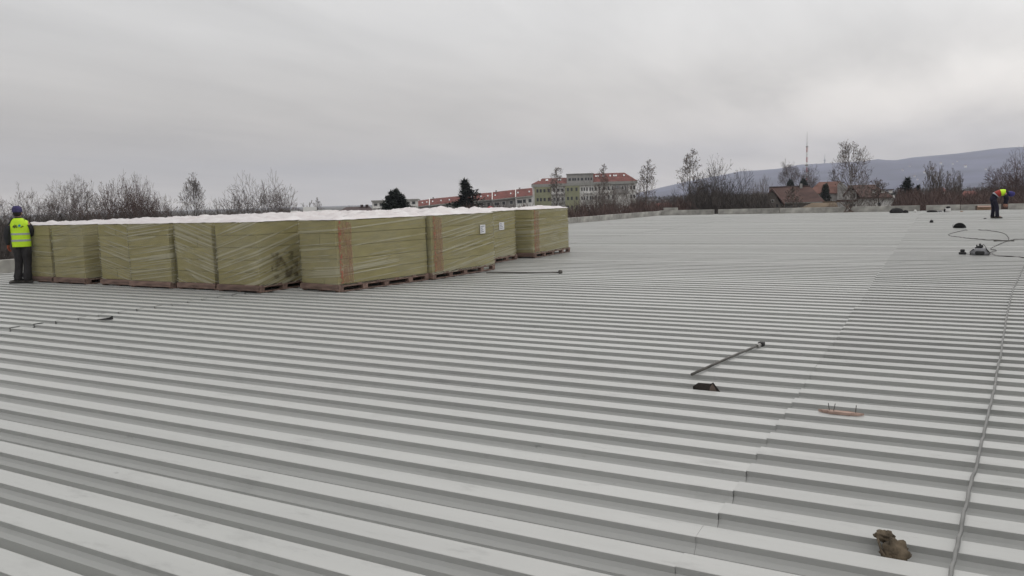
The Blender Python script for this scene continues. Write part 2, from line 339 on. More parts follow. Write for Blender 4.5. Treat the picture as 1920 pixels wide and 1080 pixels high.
# ---------------------------------------------------------------- mesh helpers
class MB:
    def __init__(s): s.v = []; s.f = []; s.mi = []; s.cur = 0
    def add(s, vs, fs):
        o = len(s.v); s.v += [tuple(p) for p in vs]
        for f in fs: s.f.append(tuple(i + o for i in f)); s.mi.append(s.cur)
        return s
    def box(s, x0, x1, y0, y1, z0, z1):
        vs = [(x0, y0, z0), (x1, y0, z0), (x1, y1, z0), (x0, y1, z0), (x0, y0, z1), (x1, y0, z1), (x1, y1, z1), (x0, y1, z1)]
        return s.add(vs, [(0, 3, 2, 1), (4, 5, 6, 7), (0, 1, 5, 4), (1, 2, 6, 5), (2, 3, 7, 6), (3, 0, 4, 7)])
    def cbox(s, x0, x1, y0, y1, z0, z1, c):
        """box with chamfered edges"""
        bm = bmesh.new(); bmesh.ops.create_cube(bm, size=1)
        for v in bm.verts:
            v.co = (x0 + (v.co.x + .5) * (x1 - x0), y0 + (v.co.y + .5) * (y1 - y0), z0 + (v.co.z + .5) * (z1 - z0))
        bmesh.ops.bevel(bm, geom=bm.edges[:], offset=c, segments=1, affect='EDGES', profile=0.5)
        bm.verts.index_update()
        s.add([v.co[:] for v in bm.verts], [tuple(v.index for v in f.verts) for f in bm.faces]); bm.free(); return s
    def tube(s, pts, rad, n=3, cap=True):
        pts = [Vector(p) for p in pts]; vs = []; fs = []
        ref = Vector((0.31, 0.17, 0.93))
        for i, p in enumerate(pts):
            d = (pts[min(i + 1, len(pts) - 1)] - pts[max(i - 1, 0)])
            if d.length < 1e-9: d = Vector((0, 0, 1))
            d.normalize()
            a = d.cross(ref)
            if a.length < 0.15: a = d.cross(Vector((1, 0, 0)))
            a.normalize(); b = d.cross(a)
            r = rad[i] if isinstance(rad, (list, tuple)) else rad
            for k in range(n):
                t = 2 * math.pi * k / n
                vs.append(p + a * (r * math.cos(t)) + b * (r * math.sin(t)))
        for i in range(len(pts) - 1):
            for k in range(n):
                k2 = (k + 1) % n
                fs.append((i * n + k, i * n + k2, (i + 1) * n + k2, (i + 1) * n + k))
        if cap:
            fs.append(tuple(range(n - 1, -1, -1))); fs.append(tuple((len(pts) - 1) * n + k for k in range(n)))
        return s.add(vs, fs)
    def rings(s, rings, n=14, cap=True):
        """rings: (centre, ax vector, ay vector)"""
        vs = []; fs = []
        for c, ax, ay in rings:
            c = Vector(c); ax = Vector(ax); ay = Vector(ay)
            for k in range(n):
                t = 2 * math.pi * k / n
                vs.append(c + ax * math.cos(t) + ay * math.sin(t))
        for i in range(len(rings) - 1):
            for k in range(n):
                k2 = (k + 1) % n
                fs.append((i * n + k, i * n + k2, (i + 1) * n + k2, (i + 1) * n + k))
        if cap:
            fs.append(tuple(range(n - 1, -1, -1))); fs.append(tuple((len(rings) - 1) * n + k for k in range(n)))
        return s.add(vs, fs)
    def ell(s, c, rx, ry, rz, u=12, w=8, rot=None):
        vs = []; fs = []
        M = rot or Matrix.Identity(3)
        for j in range(1, w):
            ph = math.pi * j / w
            for i in range(u):
                th = 2 * math.pi * i / u
                vs.append(Vector(c) + M @ Vector((rx * math.sin(ph) * math.cos(th), ry * math.sin(ph) * math.sin(th), rz * math.cos(ph))))
        top = len(vs); vs.append(Vector(c) + M @ Vector((0, 0, rz))); vs.append(Vector(c) + M @ Vector((0, 0, -rz)))
        for j in range(w - 2):
            for i in range(u):
                i2 = (i + 1) % u
                fs.append((j * u + i, (j + 1) * u + i, (j + 1) * u + i2, j * u + i2))
        for i in range(u):
            i2 = (i + 1) % u
            fs.append((top, i, i2)); fs.append((top + 1, (w - 2) * u + i2, (w - 2) * u + i))
        return s.add(vs, fs)
    def mesh(s, name, mats, smooth=False):
        me = bpy.data.meshes.new(name); me.from_pydata(s.v, [], s.f)
        for m in (mats if isinstance(mats, (list, tuple)) else [mats]): me.materials.append(m)
        if any(s.mi): me.polygons.foreach_set('material_index', s.mi)
        if smooth: me.polygons.foreach_set('use_smooth', [True] * len(me.polygons))
        me.update(); return me
    def build(s, name, mats, parent=None, smooth=False, **kw):
        return link(name, s.mesh(name, mats, smooth), parent, **kw)

def link(name, me, parent=None, loc=None, rz=None):
    o = bpy.data.objects.new(name, me); COL.objects.link(o)
    if parent is not None: o.parent = parent
    if loc is not None: o.location = loc
    if rz is not None: o.rotation_euler = (0, 0, rz)
    return o
def tag(o, label=None, cat=None, group=None, kind=None):
    if label: o['label'] = label
    if cat: o['category'] = cat
    if group: o['group'] = group
    if kind: o['kind'] = kind
    return o
def thing(name, label, cat, loc=(0, 0, 0), rz=0.0, group=None):
    o = link(name, None, None, loc, rz); o.empty_display_size = 0.2
    return tag(o, label, cat, group)
def copy_tree(o, parent=None):
    c = o.copy(); COL.objects.link(c)
    if parent is not None: c.parent = parent
    for ch in o.children: copy_tree(ch, c)
    return c

# ---------------------------------------------------------------- terrain
E = 6200.0
mb = MB(); mb.add([(-E, -2500, GZ), (E, -2500, GZ), (E, E + 900, GZ), (-E, E + 900, GZ)], [(0, 1, 2, 3)])
tag(mb.build('ground', M_EARTH), kind='structure')

ridge = [(900, 384), (1040, 378), (1130, 371), (1180, 366), (1200, 361), (1240, 351), (1290, 340), (1340, 331), (1390, 321), (1420, 319.5), (1460, 316), (1500, 309), (1560, 306),
         (1620, 302), (1645, 298), (1660, 299.5), (1680, 300), (1710, 295), (1750, 291.5), (1800, 287), (1840, 282), (1870, 278), (1900, 276.5), (1920, 275.5), (2000, 273), (2120, 276), (2300, 290), (2550, 320), (2900, 350)]
def ridge_y(px):
    for (a, ya), (b, yb) in zip(ridge, ridge[1:]):
        if a <= px <= b:
            t = (px - a) / (b - a); return ya + (yb - ya) * t
    return ridge[0][1] if px < ridge[0][0] else ridge[-1][1]
RIDGE_D = 4700.0
def hill():
    NU, NV = 260, 26
    vs = []; fs = []
    for i in range(NU + 1):
        px = 860 + (2900 - 860) * i / NU
        top = at(px, ridge_y(px), RIDGE_D)
        d = Vector((top.x, top.y)); d.normalize()
        for j in range(NV + 1):
            t = j / NV
            D = 2300 + (5400 - 2300) * t
            hgt = top.z - GZ
            s = min(1.0, (D - 2300) / (RIDGE_D - 2300))
            prof = (s * s * (3 - 2 * s)) * 0.75 + 0.25 * s if D <= RIDGE_D else max(0.0, 1 - ((D - RIDGE_D) / 800) ** 2)
            z = GZ - 1.5 + hgt * prof
            if s < 1:
                nz = mnoise.noise(Vector((d.x * D / 420, d.y * D / 420, 1.7)))
                nz2 = mnoise.noise(Vector((d.x * D / 130, d.y * D / 130, 4.7)))
                z += hgt * (0.10 * nz + 0.03 * nz2) * 4 * s * (1 - s)
            else: z += (1.5 + 5.0 * mnoise.noise(Vector((px / 6.0, 2.2, 0)))) * (1 if D < RIDGE_D + 200 else 0)
            vs.append((d.x * D, d.y * D, z))
    for i in range(NU):
        for j in range(NV):
            a = i * (NV + 1) + j
            fs.append((a, a + NV + 1, a + NV + 2, a + 1))
    m = MB(); m.add(vs, fs)
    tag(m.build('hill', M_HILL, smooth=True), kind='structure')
hill()
def hill_z(px, f):
    """point on the slope at fraction f of the way up, roughly"""
    top = at(px, ridge_y(px), RIDGE_D); D = 2300 + (RIDGE_D - 2300) * f
    d = Vector((top.x, top.y)); d.normalize()
    prof = (f * f * (3 - 2 * f)) * 0.75 + 0.25 * f
    return Vector((d.x * D, d.y * D, GZ - 1.5 + (top.z - GZ) * prof))

# ---------------------------------------------------------------- roof: steel deck sheets
PITCH = 0.33
FLANGE0 = 4.8475
def wall_x(y): return -22.40 + (y - 11.81) * 0.049
def deck_profile():  # upper webs undercut more than real sheets, to darken the band below each flange
    p = []
    for k in range(3):
        c = k * PITCH
        half = [(-PITCH / 2, -0.150), (-0.105, -0.150), (-0.0980, -0.074), (-0.076, -0.056), (-0.0645, -0.036), (-0.0722, -0.0016), (-0.0700, 0.0),
                (0.0700, 0.0), (0.0722, -0.0016), (0.0645, -0.036), (0.076, -0.056), (0.0980, -0.074), (0.105, -0.150)]
        p += [(c + y, z) for y, z in half]
    p.append((2 * PITCH + PITCH / 2, -0.150))
    return p
def deck_mesh():
    p = deck_profile(); m = MB()
    n = len(p)
    vs = [(0, y, z) for y, z in p] + [(1, y, z) for y, z in p] + [(0, y, z - 0.005) for y, z in p] + [(1, y, z - 0.005) for y, z in p]
    fs = [(i, i + n, i + n + 1, i + 1) for i in range(n - 1)]
    fs += [(i, i + 1, 2 * n + i + 1, 2 * n + i) for i in range(n - 1)] + [(n + i, 3 * n + i, 3 * n + i + 1, n + i + 1) for i in range(n - 1)]
    m.add(vs, fs)
    return m.mesh('deck_sheet', M_DECK)
roof = MB().box(-23.2, 25.5, -4.2, 65.2, -0.75, -0.20).build('roof', M_SLAB)
tag(roof, 'white corrugated steel deck roof being laid in long sheets', kind='structure')
MB().box(-22.9, 25.2, -4.0, 65.0, GZ - 0.2, -0.752).build('facade', M_WALL0, roof)
dm = deck_mesh()
rng = random.Random(4)
cols = [(-21.9, -11.45), (-11.45, -0.93), (-0.93, 9.6), (9.6, 20.1), (20.1, 25.2)]
dm2 = dm.copy(); dm2.materials[0] = M_DECK2
dm3 = dm.copy(); dm3.materials[0] = M_DECK3
for j in range(-8, 60):
    y0 = FLANGE0 + PITCH * 3 * j
    js = [0.0] + [rng.uniform(-0.022, 0.022) for _ in range(4)] + [0.0]
    for ci, (xa, xb) in enumerate(cols):
        if ci == 0: xa = wall_x(y0) - 0.15
        gap = 0.0008
        ga = 0.026 if ci == 1 else gap; gb = 0.010 if ci == 0 else gap
        a = xa + js[ci] + ga * .5; b = xb + js[ci + 1] - gb * .5
        o = link('deck_sheet', (dm2 if 7.6 < y0 < 23.5 else dm3) if ci == 2 else dm, roof)
        o.location = (a, y0 + rng.uniform(-0.004, 0.004) + (0.004 if ci % 2 == 0 else 0), 0.0030 * (ci % 2 == 0) + rng.uniform(-0.0045, 0.0045))
        o.scale = (b - a, 1, 1)
        o.rotation_euler = (rng.uniform(-0.006, 0.006), rng.uniform(-0.0002, 0.0002), 0)

M_LAP_SHADE = mat('painted lap shade', (0.05, 0.05, 0.05), 0.9)  # dark strips laid over the joint, painting the shade of the open lap
rgq = random.Random(12)
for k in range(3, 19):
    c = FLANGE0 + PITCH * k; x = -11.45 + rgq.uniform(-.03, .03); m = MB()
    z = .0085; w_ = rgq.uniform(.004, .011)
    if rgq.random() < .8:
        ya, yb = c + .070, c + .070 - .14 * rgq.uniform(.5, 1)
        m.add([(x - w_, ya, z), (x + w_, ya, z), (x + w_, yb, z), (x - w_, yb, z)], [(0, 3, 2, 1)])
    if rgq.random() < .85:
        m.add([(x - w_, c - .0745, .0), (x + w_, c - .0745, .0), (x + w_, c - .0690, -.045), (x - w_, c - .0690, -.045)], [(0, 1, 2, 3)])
    if m.f: m.build('lap_shade_strip', M_LAP_SHADE, roof)

# ---------------------------------------------------------------- parapets
def wall_panels(t, pts, th, h, skip=()):
    for k, (p, q) in enumerate(pts):
        p = Vector(p); q = Vector(q); d = q - p; L = d.length
        hh = h + rng.uniform(-0.012, 0.012)
        MB().cbox(0.012, L - 0.012, 0, th, -0.19, hh, 0.012).build('concrete_panel', M_CONC, t, loc=(p.x, p.y, 0), rz=math.atan2(d.y, d.x))
t = thing('parapet_wall', 'long grey concrete parapet along the left edge of the roof', 'parapet')
ys = [-4.0 + 3.4 * k for k in range(20)]; ys = [y for y in ys if y < 62.0] + [62.5]
wall_panels(t, [((wall_x(a), a), (wall_x(b), b)) for a, b in zip(ys, ys[1:])], 0.2, 0.37)
t = thing('parapet_wall', 'stained grey concrete parapet with gaps across the far edge of the roof', 'parapet')
C0 = Vector((-19.92, 62.40)); CD = Vector((25.10, 1.375)).normalized()
def far_pt(px):
    r = ray(px, 398); a = Vector((r.x, r.y)); # intersect a*s = C0 + CD*u
    det = a.x * (-CD.y) + CD.x * a.y
    s = (C0.x * (-CD.y) + CD.x * C0.y) / det
    return a * s
segs = [(1236, 1339), (1346, 1461), (1461.5, 1585), (1596.5, 1725), (1736, 1800), (1800.5, 1877), (1890, 1990), (1990.5, 2080), (2080.5, 2200), (2200.5, 2330)]
wall_panels(t, [(far_pt(a), far_pt(b)) for a, b in segs], 0.2, 0.40)
p = far_pt(1244); q = far_pt(1270)
MB().cbox(0, (q - p).length, 0.03, 0.22, 0.415, 0.62, 0.01).build('coping_block', M_CONC, t, loc=(p.x, p.y, 0), rz=math.atan2(CD.y, CD.x))

# ---------------------------------------------------------------- insulation stacks
ZP, ZT = 0.135, 1.315
FILMS = {}
def film(slope, dens, key):
    k = (slope, dens, key)
    if k not in FILMS: FILMS[k] = film_material('stretch film %s' % key, slope, dens, 1)
    return FILMS[k]

def pallet_parts(pal, w, l, rg):
    """boards and blocks of a wooden pallet, front at y=0, centred in x"""
    for i, y in enumerate([0.0, l * 0.2, l * 0.4, l * 0.6, l * 0.8, l - 0.10]):
        MB().box(-w / 2, w / 2, y, y + 0.10, 0.112, 0.134).build('board', M_PALLET, pal)
    MB().box(-w / 2, w / 2, -0.024, -0.002, 0.034, 0.125).build('front_board', M_PALLET, pal)
    for x in (-w / 2, -0.05, w / 2 - 0.10):
        MB().box(x, x + 0.10, 0.0, l, 0.091, 0.1115).build('runner', M_PALLET, pal)
        MB().box(x, x + 0.10, 0.02, l - 0.02, 0.001, 0.0205).build('skid', M_PALLET, pal)
        for y in (0.01, l * 0.25, l * 0.5 - 0.05, l * 0.75, l - 0.13):
            MB().box(x + rg.uniform(-.004, .004), x + 0.10 + rg.uniform(-.004, .004), y, y + 0.12, 0.021, 0.0905).build('block', M_PALLET, pal)

def top_sheet_mesh(w, l, seed, hump=None, amp=1.0):
    nx, ny = 16, 30; vs = []; fs = []
    ov = 0.013
    for j in range(ny + 1):
        for i in range(nx + 1):
            u = i / nx; v = j / ny
            x = -w / 2 - ov + u * (w + 2 * ov); y = -ov + v * (l + 2 * ov)
            e = min(i, nx - i, j, ny - j)
            q = Vector((x * 1.9 + seed * 3.1, y * 1.9, seed))
            n1 = mnoise.noise(q); n2 = abs(mnoise.noise(q * 2.7)); n3 = abs(mnoise.noise(q * 6.0))
            z = ZT + 0.022 + amp * (max(0, n1) * 0.085 + (max(0, .30 - n2) * .17) + max(0, .25 - n3) * 0.11)
            if e == 0: z = ZT + 0.010 + 0.012 * mnoise.noise(q * 3)
            elif e == 1: z = ZT + 0.030 + amp * (.06 * max(0, .3 - n2) + .03 * max(0, n1))
            if hump:
                hx, hy, hr, hh = hump
                d2 = ((x - hx) ** 2 + (y - hy) ** 2) / hr ** 2
                if d2 < 1: z += hh * (1 - d2) ** 0.7
            vs.append((x + 0.012 * n1, y + 0.012 * n2, z))
    for j in range(ny):
        for i in range(nx):
            a = j * (nx + 1) + i; fs.append((a, a + 1, a + nx + 2, a + nx + 1))
    return MB().add(vs, fs).mesh('top_sheet', M_TOP, smooth=True)

def film_mesh(w, l, seed, m):
    """four-sided wrap standing 10 mm off the packs, slightly wavy"""
    nz, per = 12, []
    nx, ny = 10, 18
    ox, oy = w / 2 + 0.014, 0.014
    for i in range(nx): per.append((-ox + 2 * ox * i / nx, -oy, 0, -1))
    for i in range(ny): per.append((ox, -oy + (l + 2 * oy) * i / ny, 1, 0))
    for i in range(nx): per.append((ox - 2 * ox * i / nx, l + oy, 0, 1))
    for i in range(ny): per.append((-ox, l + oy - (l + 2 * oy) * i / ny, -1, 0))
    vs = []; fs = []; n = len(per)
    for k in range(nz + 1):
        z = 0.10 + (ZT + 0.012 - 0.10) * k / nz
        for (x, y, ax, ay) in per:
            d = 0.007 * mnoise.noise(Vector((x * 2 + seed, y * 2, z * 9 + 0.9 * (x + y))))
            vs.append((x + ax * d, y + ay * d, z))
    for k in range(nz):
        for i in range(n):
            i2 = (i + 1) % n; fs.append((k * n + i, k * n + i2, (k + 1) * n + i2, (k + 1) * n + i))
    return MB().add(vs, fs).mesh('stretch_film', m, smooth=True)

def stack(label, xr, yf, w, l, rot, seed, slope, dens, splits=(), group='film-wrapped insulation stacks on the roof', sticker=None, ink=False, inkfront=False, stain=False, hump=None, tilt=0.0):
    rg = random.Random(seed)
    a = R(rot)
    cx = xr - w / 2 * math.cos(a); cy = yf - w / 2 * math.sin(a)
    t = thing('insulation_stack', label, 'insulation stack', (cx, cy, 0.006), a, group)
    pal = MB().box(-w / 2 + .02, w / 2 - .02, 0.14, 0.16, 0.0915, 0.111).build('pallet', M_PALLET, t)
    pal.location = (rg.uniform(-.01, .04), -0.03, 0)
    pallet_parts(pal, w + 0.03, l + 0.05, rg)
    n = 5; ch = (ZT - ZP) / n
    for c in range(n):
        z0 = ZP + c * ch + 0.002; z1 = ZP + (c + 1) * ch - 0.003
        dx = rg.uniform(-.006, .006) + tilt * c; dy = rg.uniform(-.004, .004)
        if c in splits:
            s = w * rg.uniform(-.1, .12)
            MB().cbox(-w / 2, s - 0.004, 0, l, z0, z1, 0.007).build('wool_pack', M_PACK, t, loc=(dx, dy, 0))
            MB().cbox(s + 0.004, w / 2, 0, l, z0, z1, 0.007).build('wool_pack', M_PACK, t, loc=(dx, dy + rg.uniform(-.004, .004), 0))
        else:
            MB().cbox(-w / 2, w / 2, 0, l, z0, z1, 0.007).build('wool_pack', M_PACK, t, loc=(dx, dy, 0))
    link('stretch_film', film_mesh(w, l, seed, film(slope, dens, seed)), t)
    link('top_sheet', top_sheet_mesh(w, l, seed, hump, 0.8), t)
    xo = w / 2 + 0.026
    if ink:
        MB().add([(xo, 0.045, ZP + .02), (xo, 0.115, ZP + .02), (xo, 0.115, ZT - .01), (xo, 0.045, ZT - .01)], [(0, 1, 2, 3)]).build('printed_strip', M_INK, t)
        MB().add([(xo - .002, 0.125, ZP + .02), (xo - .002, 0.36, ZP + .02), (xo - .002, 0.36, ZT - .05), (xo - .002, 0.125, ZT - .01)], [(0, 1, 2, 3)]).build('printed_strip', M_INK2, t)
    if sticker:
        sy, sz, sw, sh = sticker
        lb = MB().add([(xo, sy, sz), (xo, sy + sw, sz), (xo, sy + sw, sz + sh), (xo, sy, sz + sh)], [(0, 1, 2, 3)]).build('paper_label', M_LABEL, t)
        m = MB()
        for k in range(4):
            z = sz + sh * (0.14 + 0.2 * k); ww = sw * (0.35 + 0.12 * ((k * 7 + seed) % 4))
            m.add([(xo + .002, sy + sw * .12, z), (xo + .002, sy + sw * .12 + ww, z + .012), (xo + .002, sy + sw * .12 + ww, z + .028), (xo + .002, sy + sw * .12, z + .018)], [(0, 1, 2, 3)])
        m.build('label_print', M_LTEXT, lb)
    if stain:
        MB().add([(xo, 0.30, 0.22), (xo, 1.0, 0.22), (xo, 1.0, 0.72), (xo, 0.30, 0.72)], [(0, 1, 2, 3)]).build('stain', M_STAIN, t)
    return t

LQ = 2.36
stack('film-wrapped insulation stack right beside the worker in the yellow vest', -17.76, 10.50, 1.05, LQ, 0, 11, 0.05, 0.22, splits=(0, 2))
stack('wrapped insulation stack second from the worker, plain front under smooth film', -16.50, 10.48, 1.12, LQ, 0, 12, -0.10, 0.30, splits=(2,))
stack('wrapped insulation stack with film creases falling to the right, third from the worker', -14.88, 10.50, 1.06, LQ, 0, 13, 0.24, 0.62, splits=(0, 4))
stack('wrapped insulation stack with flat fanned creases, fourth from the worker', -13.57, 10.42, 1.27, LQ, 0, 14, -0.10, 0.62)
stack('narrow wrapped insulation stack with a dark slot on its right, fifth from the worker', -12.36, 10.46, 1.07, LQ, 0, 15, 0.28, 0.55, splits=(3,))
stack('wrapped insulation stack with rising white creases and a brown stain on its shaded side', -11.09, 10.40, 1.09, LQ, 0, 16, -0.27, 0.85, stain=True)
stack('wrapped insulation stack at the near corner with an orange strip and bare left face', -9.60, 10.88, 1.05, LQ, -9, 17, -0.06, 0.50, splits=(0, 3), ink=True)
stack('wrapped insulation stack with orange strip and a white paper label on its long side', -9.14, 13.27, 1.08, LQ, -3, 18, -0.13, 0.55, ink=True, sticker=(1.78, 0.86, 0.21, 0.20), hump=(-.05, 1.2, 0.5, 0.10))
stack('set-back wrapped insulation stack with a small paper label near its top right', -9.98, 16.02, 1.08, 2.46, 0, 19, -0.10, 0.5, sticker=(1.55, 0.83, 0.26, 0.20))
stack('last wrapped insulation stack at the right end, pale orange band on its corner', -9.70, 18.98, 1.08, 2.33, 0, 20, -0.04, 0.6, ink=True)
# stacks behind: only their white tops show
first = None; k = 0
grp = 'insulation stacks behind the front row'
lab = 'wrapped insulation stack behind the front row, only its white top showing'
xs = [-18.29, -17.07, -15.41, -14.25, -12.90, -11.45]
for r in range(3):
    for ci, x in enumerate(xs):
        loc = (x + 0.05 * math.sin(r * 3 + ci), 13.05 + r * 2.50 + 0.05 * math.cos(ci * 2 + r), 0.006)
        if first is None:
            first = thing('insulation_stack', lab, 'insulation stack', loc, 0, grp)
            MB().box(-.53, .53, 0, LQ, 0.002, ZP - 0.002).build('pallet', M_PALLET, first)
            for c in range(5):
                ch = (ZT - ZP) / 5
                MB().cbox(-.53, .53, 0, LQ, ZP + c * ch + .003, ZP + (c + 1) * ch - .004, .011).build('wool_pack', M_PACK, first)
            link('top_sheet', top_sheet_mesh(1.10, LQ, 40, None, 0.9), first)
        else:
            o = copy_tree(first); o.location = loc
            for ch_ in o.children:
                if ch_.name.startswith('top_sheet') and k % 2: ch_.data = top_sheet_mesh(1.10, LQ, 41 + k, (0.1, 1.3, 0.5, 0.05) if k % 3 == 0 else None, 0.9)
        k += 1

# white foam block stacks standing on the roof behind
blk = MB().cbox(0, 0.245, 0, 0.55, 0, 0.128, 0.006).mesh('foam_block', M_FOAM)
for (px0, n_c, rows, ms, lab2) in [(568, 2, 12, 0, 'stack of white foam blocks beyond the wrapped stacks, the taller left one'),
                                  (596, 2, 11, 1, 'stack of white foam blocks beyond the wrapped stacks, to the right of the taller one')]:
    p = at(px0, 392, 29.5)
    t = thing('foam_block_stack', lab2, 'block stack', (p.x, p.y, 0.005), R(-8) if 0 else -math.atan2(p.x, p.y), 'white foam block stacks')
    for r_ in range(rows):
        for c_ in range(n_c + (1 if r_ < rows - 1 else 0)):
            o = link('foam_block', blk, t, loc=(c_ * 0.25 + (-0.12 if r_ % 2 and r_ < rows - 1 else 0) + rng.uniform(-.006, .006), rng.uniform(-.01, .01), r_ * 0.1295 + 0.002))
p = at(545, 396, 29.5)
t = thing('foam_block_stack', 'low end of the white foam blocks, leftmost behind the wrapped stacks', 'block stack', (p.x, p.y, 0.005), -math.atan2(p.x, p.y), 'white foam block stacks')
for r_ in range(11):
    for c_ in range(1):
        link('foam_block', blk, t, loc=(c_ * 0.25 + (0.03 if r_ % 2 else 0), 0, r_ * 0.1295 + 0.002))

# ---------------------------------------------------------------- bare trees
def rand_perp(rg, d):
    while True:
        v = Vector((rg.uniform(-1, 1), rg.uniform(-1, 1), rg.uniform(-1, 1)))
        c = d.cross(v)
        if c.length > 0.1: return c.normalized()
def fork(rg, p, d, L, r, dep, ang, up, T, C, leaves=None, leafp=0.0, rmin=.012, k3=.3, droop=0.0):
    """a limb that keeps dividing: the way bare broadleaf crowns end in a haze of twigs"""
    j = .07
    m = p + d * (L * .5) + Vector((rg.gauss(0, j), rg.gauss(0, j), rg.gauss(0, j))) * L * .5
    d2 = (d + Vector((rg.gauss(0, .10), rg.gauss(0, .10), rg.gauss(0, .06) + up))).normalized()
    e = m + d2 * (L * .5)
    r1 = max(rmin, r * .80)
    (T if r > .055 else C).tube([p, m, e], [r, (r + r1) / 2, r1], 5 if r > .055 else 3, cap=False)
    if dep == 0:
        if leaves is not None and rg.random() < leafp:
            for _ in range(2):
                b = e + Vector((rg.gauss(0, .10), rg.gauss(0, .10), rg.gauss(0, .10)))
                s = rg.uniform(.035, .075); u = rand_perp(rg, Vector((0, 0, 1))); v = rand_perp(rg, u)
                leaves.add([b - u * s, b + v * s, b + u * s, b - v * s], [(0, 1, 2, 3)])
        return
    k = 3 if rg.random() < k3 else 2
    a0 = rg.uniform(0, 6.283); px_ = rand_perp(rg, d2); py_ = d2.cross(px_)
    for i in range(k):
        az = a0 + 6.283 * i / k + rg.gauss(0, .35)
        a = R(ang) * rg.uniform(.55, 1.3) * (.55 if i == 0 else 1.0)
        nd = d2 * math.cos(a) + (px_ * math.cos(az) + py_ * math.sin(az)) * math.sin(a)
        nd = (nd + Vector((0, 0, up))).normalized()
        lr = rg.uniform(.74, .88) if i == 0 else rg.uniform(.62, .88)
        fork(rg, e, nd, L * lr, max(rmin, r1 * (.84 if i == 0 else .66)), dep - 1, ang, up, T, C, leaves, leafp, rmin, k3)
    if dep > 1 and rg.random() < .5:      # a short side twig half way
        a = R(ang * 1.5); az = rg.uniform(0, 6.283)
        nd = (d2 * math.cos(a) + (px_ * math.cos(az) + py_ * math.sin(az)) * math.sin(a)).normalized()
        fork(rg, m, nd, L * .6, max(rmin, r * .4), min(dep - 1, 2), ang, up, T, C, leaves, leafp, rmin, k3)

def tree_meshes(seed, H, style):
    rg = random.Random(seed); T = MB(); C = MB(); Lf = MB()
    Z = Vector((0, 0, 1))
    def leader(h, r0, r1, n, w):
        pts = [Vector((0, 0, 0))]; d = Z.copy()
        for i in range(n):
            d = (d + Vector((rg.gauss(0, w), rg.gauss(0, w), .12))).normalized(); pts.append(pts[-1] + d * h / n)
        rad = [r0 + (r1 - r0) * (i / n) ** .8 for i in range(n + 1)]
        T.tube(pts, rad, 6, cap=False)
        return pts, rad
    def on(pts, rad, t):
        f = t * (len(pts) - 1); i = min(int(f), len(pts) - 2)
        return pts[i].lerp(pts[i + 1], f - i), rad[i] + (rad[i + 1] - rad[i]) * (f - i)
    if style in ('upright', 'roundleaf'):
        lf = .30 if style == 'upright' else .28
        pts, rad = leader(H * .93, H * .0125, .018, 9, .03)
        n, wid, t0 = (30, .150, .30) if style == 'upright' else (36, .215, .36)
        for k in range(n):
            t = t0 + (.97 - t0) * (k + rg.random() * .6) / n
            b, r = on(pts, rad, t); az = k * 2.4 + rg.gauss(0, .4)
            sh = min(1.0, .55 + 1.5 * (t - t0)) * (1.0 if t < .62 else max(.25, 1 - (t - .62) * 1.9)) if style == 'upright' else min(1.0, .75 + 1.2 * (t - t0)) * (1.0 if t < .66 else max(.3, 1 - (t - .66) * 1.7))
            a = R(50 - 22 * t + rg.gauss(0, 6))
            d = Vector((math.cos(az) * math.sin(a), math.sin(az) * math.sin(a), math.cos(a)))
            fork(rg, b, d, H * wid * .40 * sh * rg.uniform(.8, 1.15), max(.02, r * .45), 4, 30, .06, T, C, Lf, lf if t > .5 else lf * .4, .0125, .22)
    elif style == 'round':
        pts, rad = leader(H * .26, H * .017, H * .014, 4, .03)
        b = pts[-1]
        for k in range(4):
            az = k * 1.57 + rg.gauss(0, .3); a = R(rg.uniform(14, 36)) if k else R(4)
            d = Vector((math.cos(az) * math.sin(a), math.sin(az) * math.sin(a), math.cos(a)))
            fork(rg, b - Z * (H * .03 * k), d, H * .20 * rg.uniform(.9, 1.05), H * .009, 8, 33, .0, T, C, None, 0, .0145, .2)
    elif style in ('multi', 'dense'):
        n, sp, dep, ang, lf = (10, 46, 7, 33, 0) if style == 'multi' else (14, 48, 7, 34, .22)
        for k in range(n):
            az = 6.283 * (k + rg.random() * .7) / n; a = R(sp * rg.uniform(.10, 1.15))
            d = Vector((math.cos(az) * math.sin(a), math.sin(az) * math.sin(a), math.cos(a)))
            fork(rg, Vector((math.cos(az) * .25, math.sin(az) * .25, 0)), d, H * .205 * rg.uniform(.85, 1.05), H * .0085, dep, ang, .0, T, C, Lf, lf, .0145, .16)
    elif style == 'feather':
        for k in range(11):
            az = 6.283 * k / 11; rr = rg.uniform(.2, 1.5)
            base = Vector((math.cos(az) * rr, math.sin(az) * rr, 0))
            for q in range(3):
                t = q / 3
            pts = [base]; d = Z.copy(); h = H * rg.uniform(.70, 1.0)
            for i in range(7):
                d = (d + Vector((rg.gauss(0, .05), rg.gauss(0, .05), .1))).normalized(); pts.append(pts[-1] + d * h / 7)
            T.tube(pts, [.09 - .075 * i / 7 for i in range(8)], 4, cap=False)
            for q in range(16):
                t = .25 + .72 * q / 16; f = t * 7; i = min(int(f), 6); b = pts[i].lerp(pts[i + 1], f - i); az2 = rg.uniform(0, 6.283); a = R(rg.uniform(14, 28))
                dd = Vector((math.cos(az2) * math.sin(a), math.sin(az2) * math.sin(a), math.cos(a)))
                fork(rg, b, dd, H * .055 * (1.15 - .6 * t), .022, 3, 20, .1, T, C, None, 0, .0125, .2)
    zs = sorted(v[2] for v in C.v); zmax = zs[int(len(zs) * (.9990 if style in ('upright', 'roundleaf', 'feather') else .998))]
    s = H / zmax
    for m in (T, C, Lf): m.v = [(x * s, y * s, z * s) for x, y, z in m.v]
    return T, C, Lf
TREE_CACHE = {}
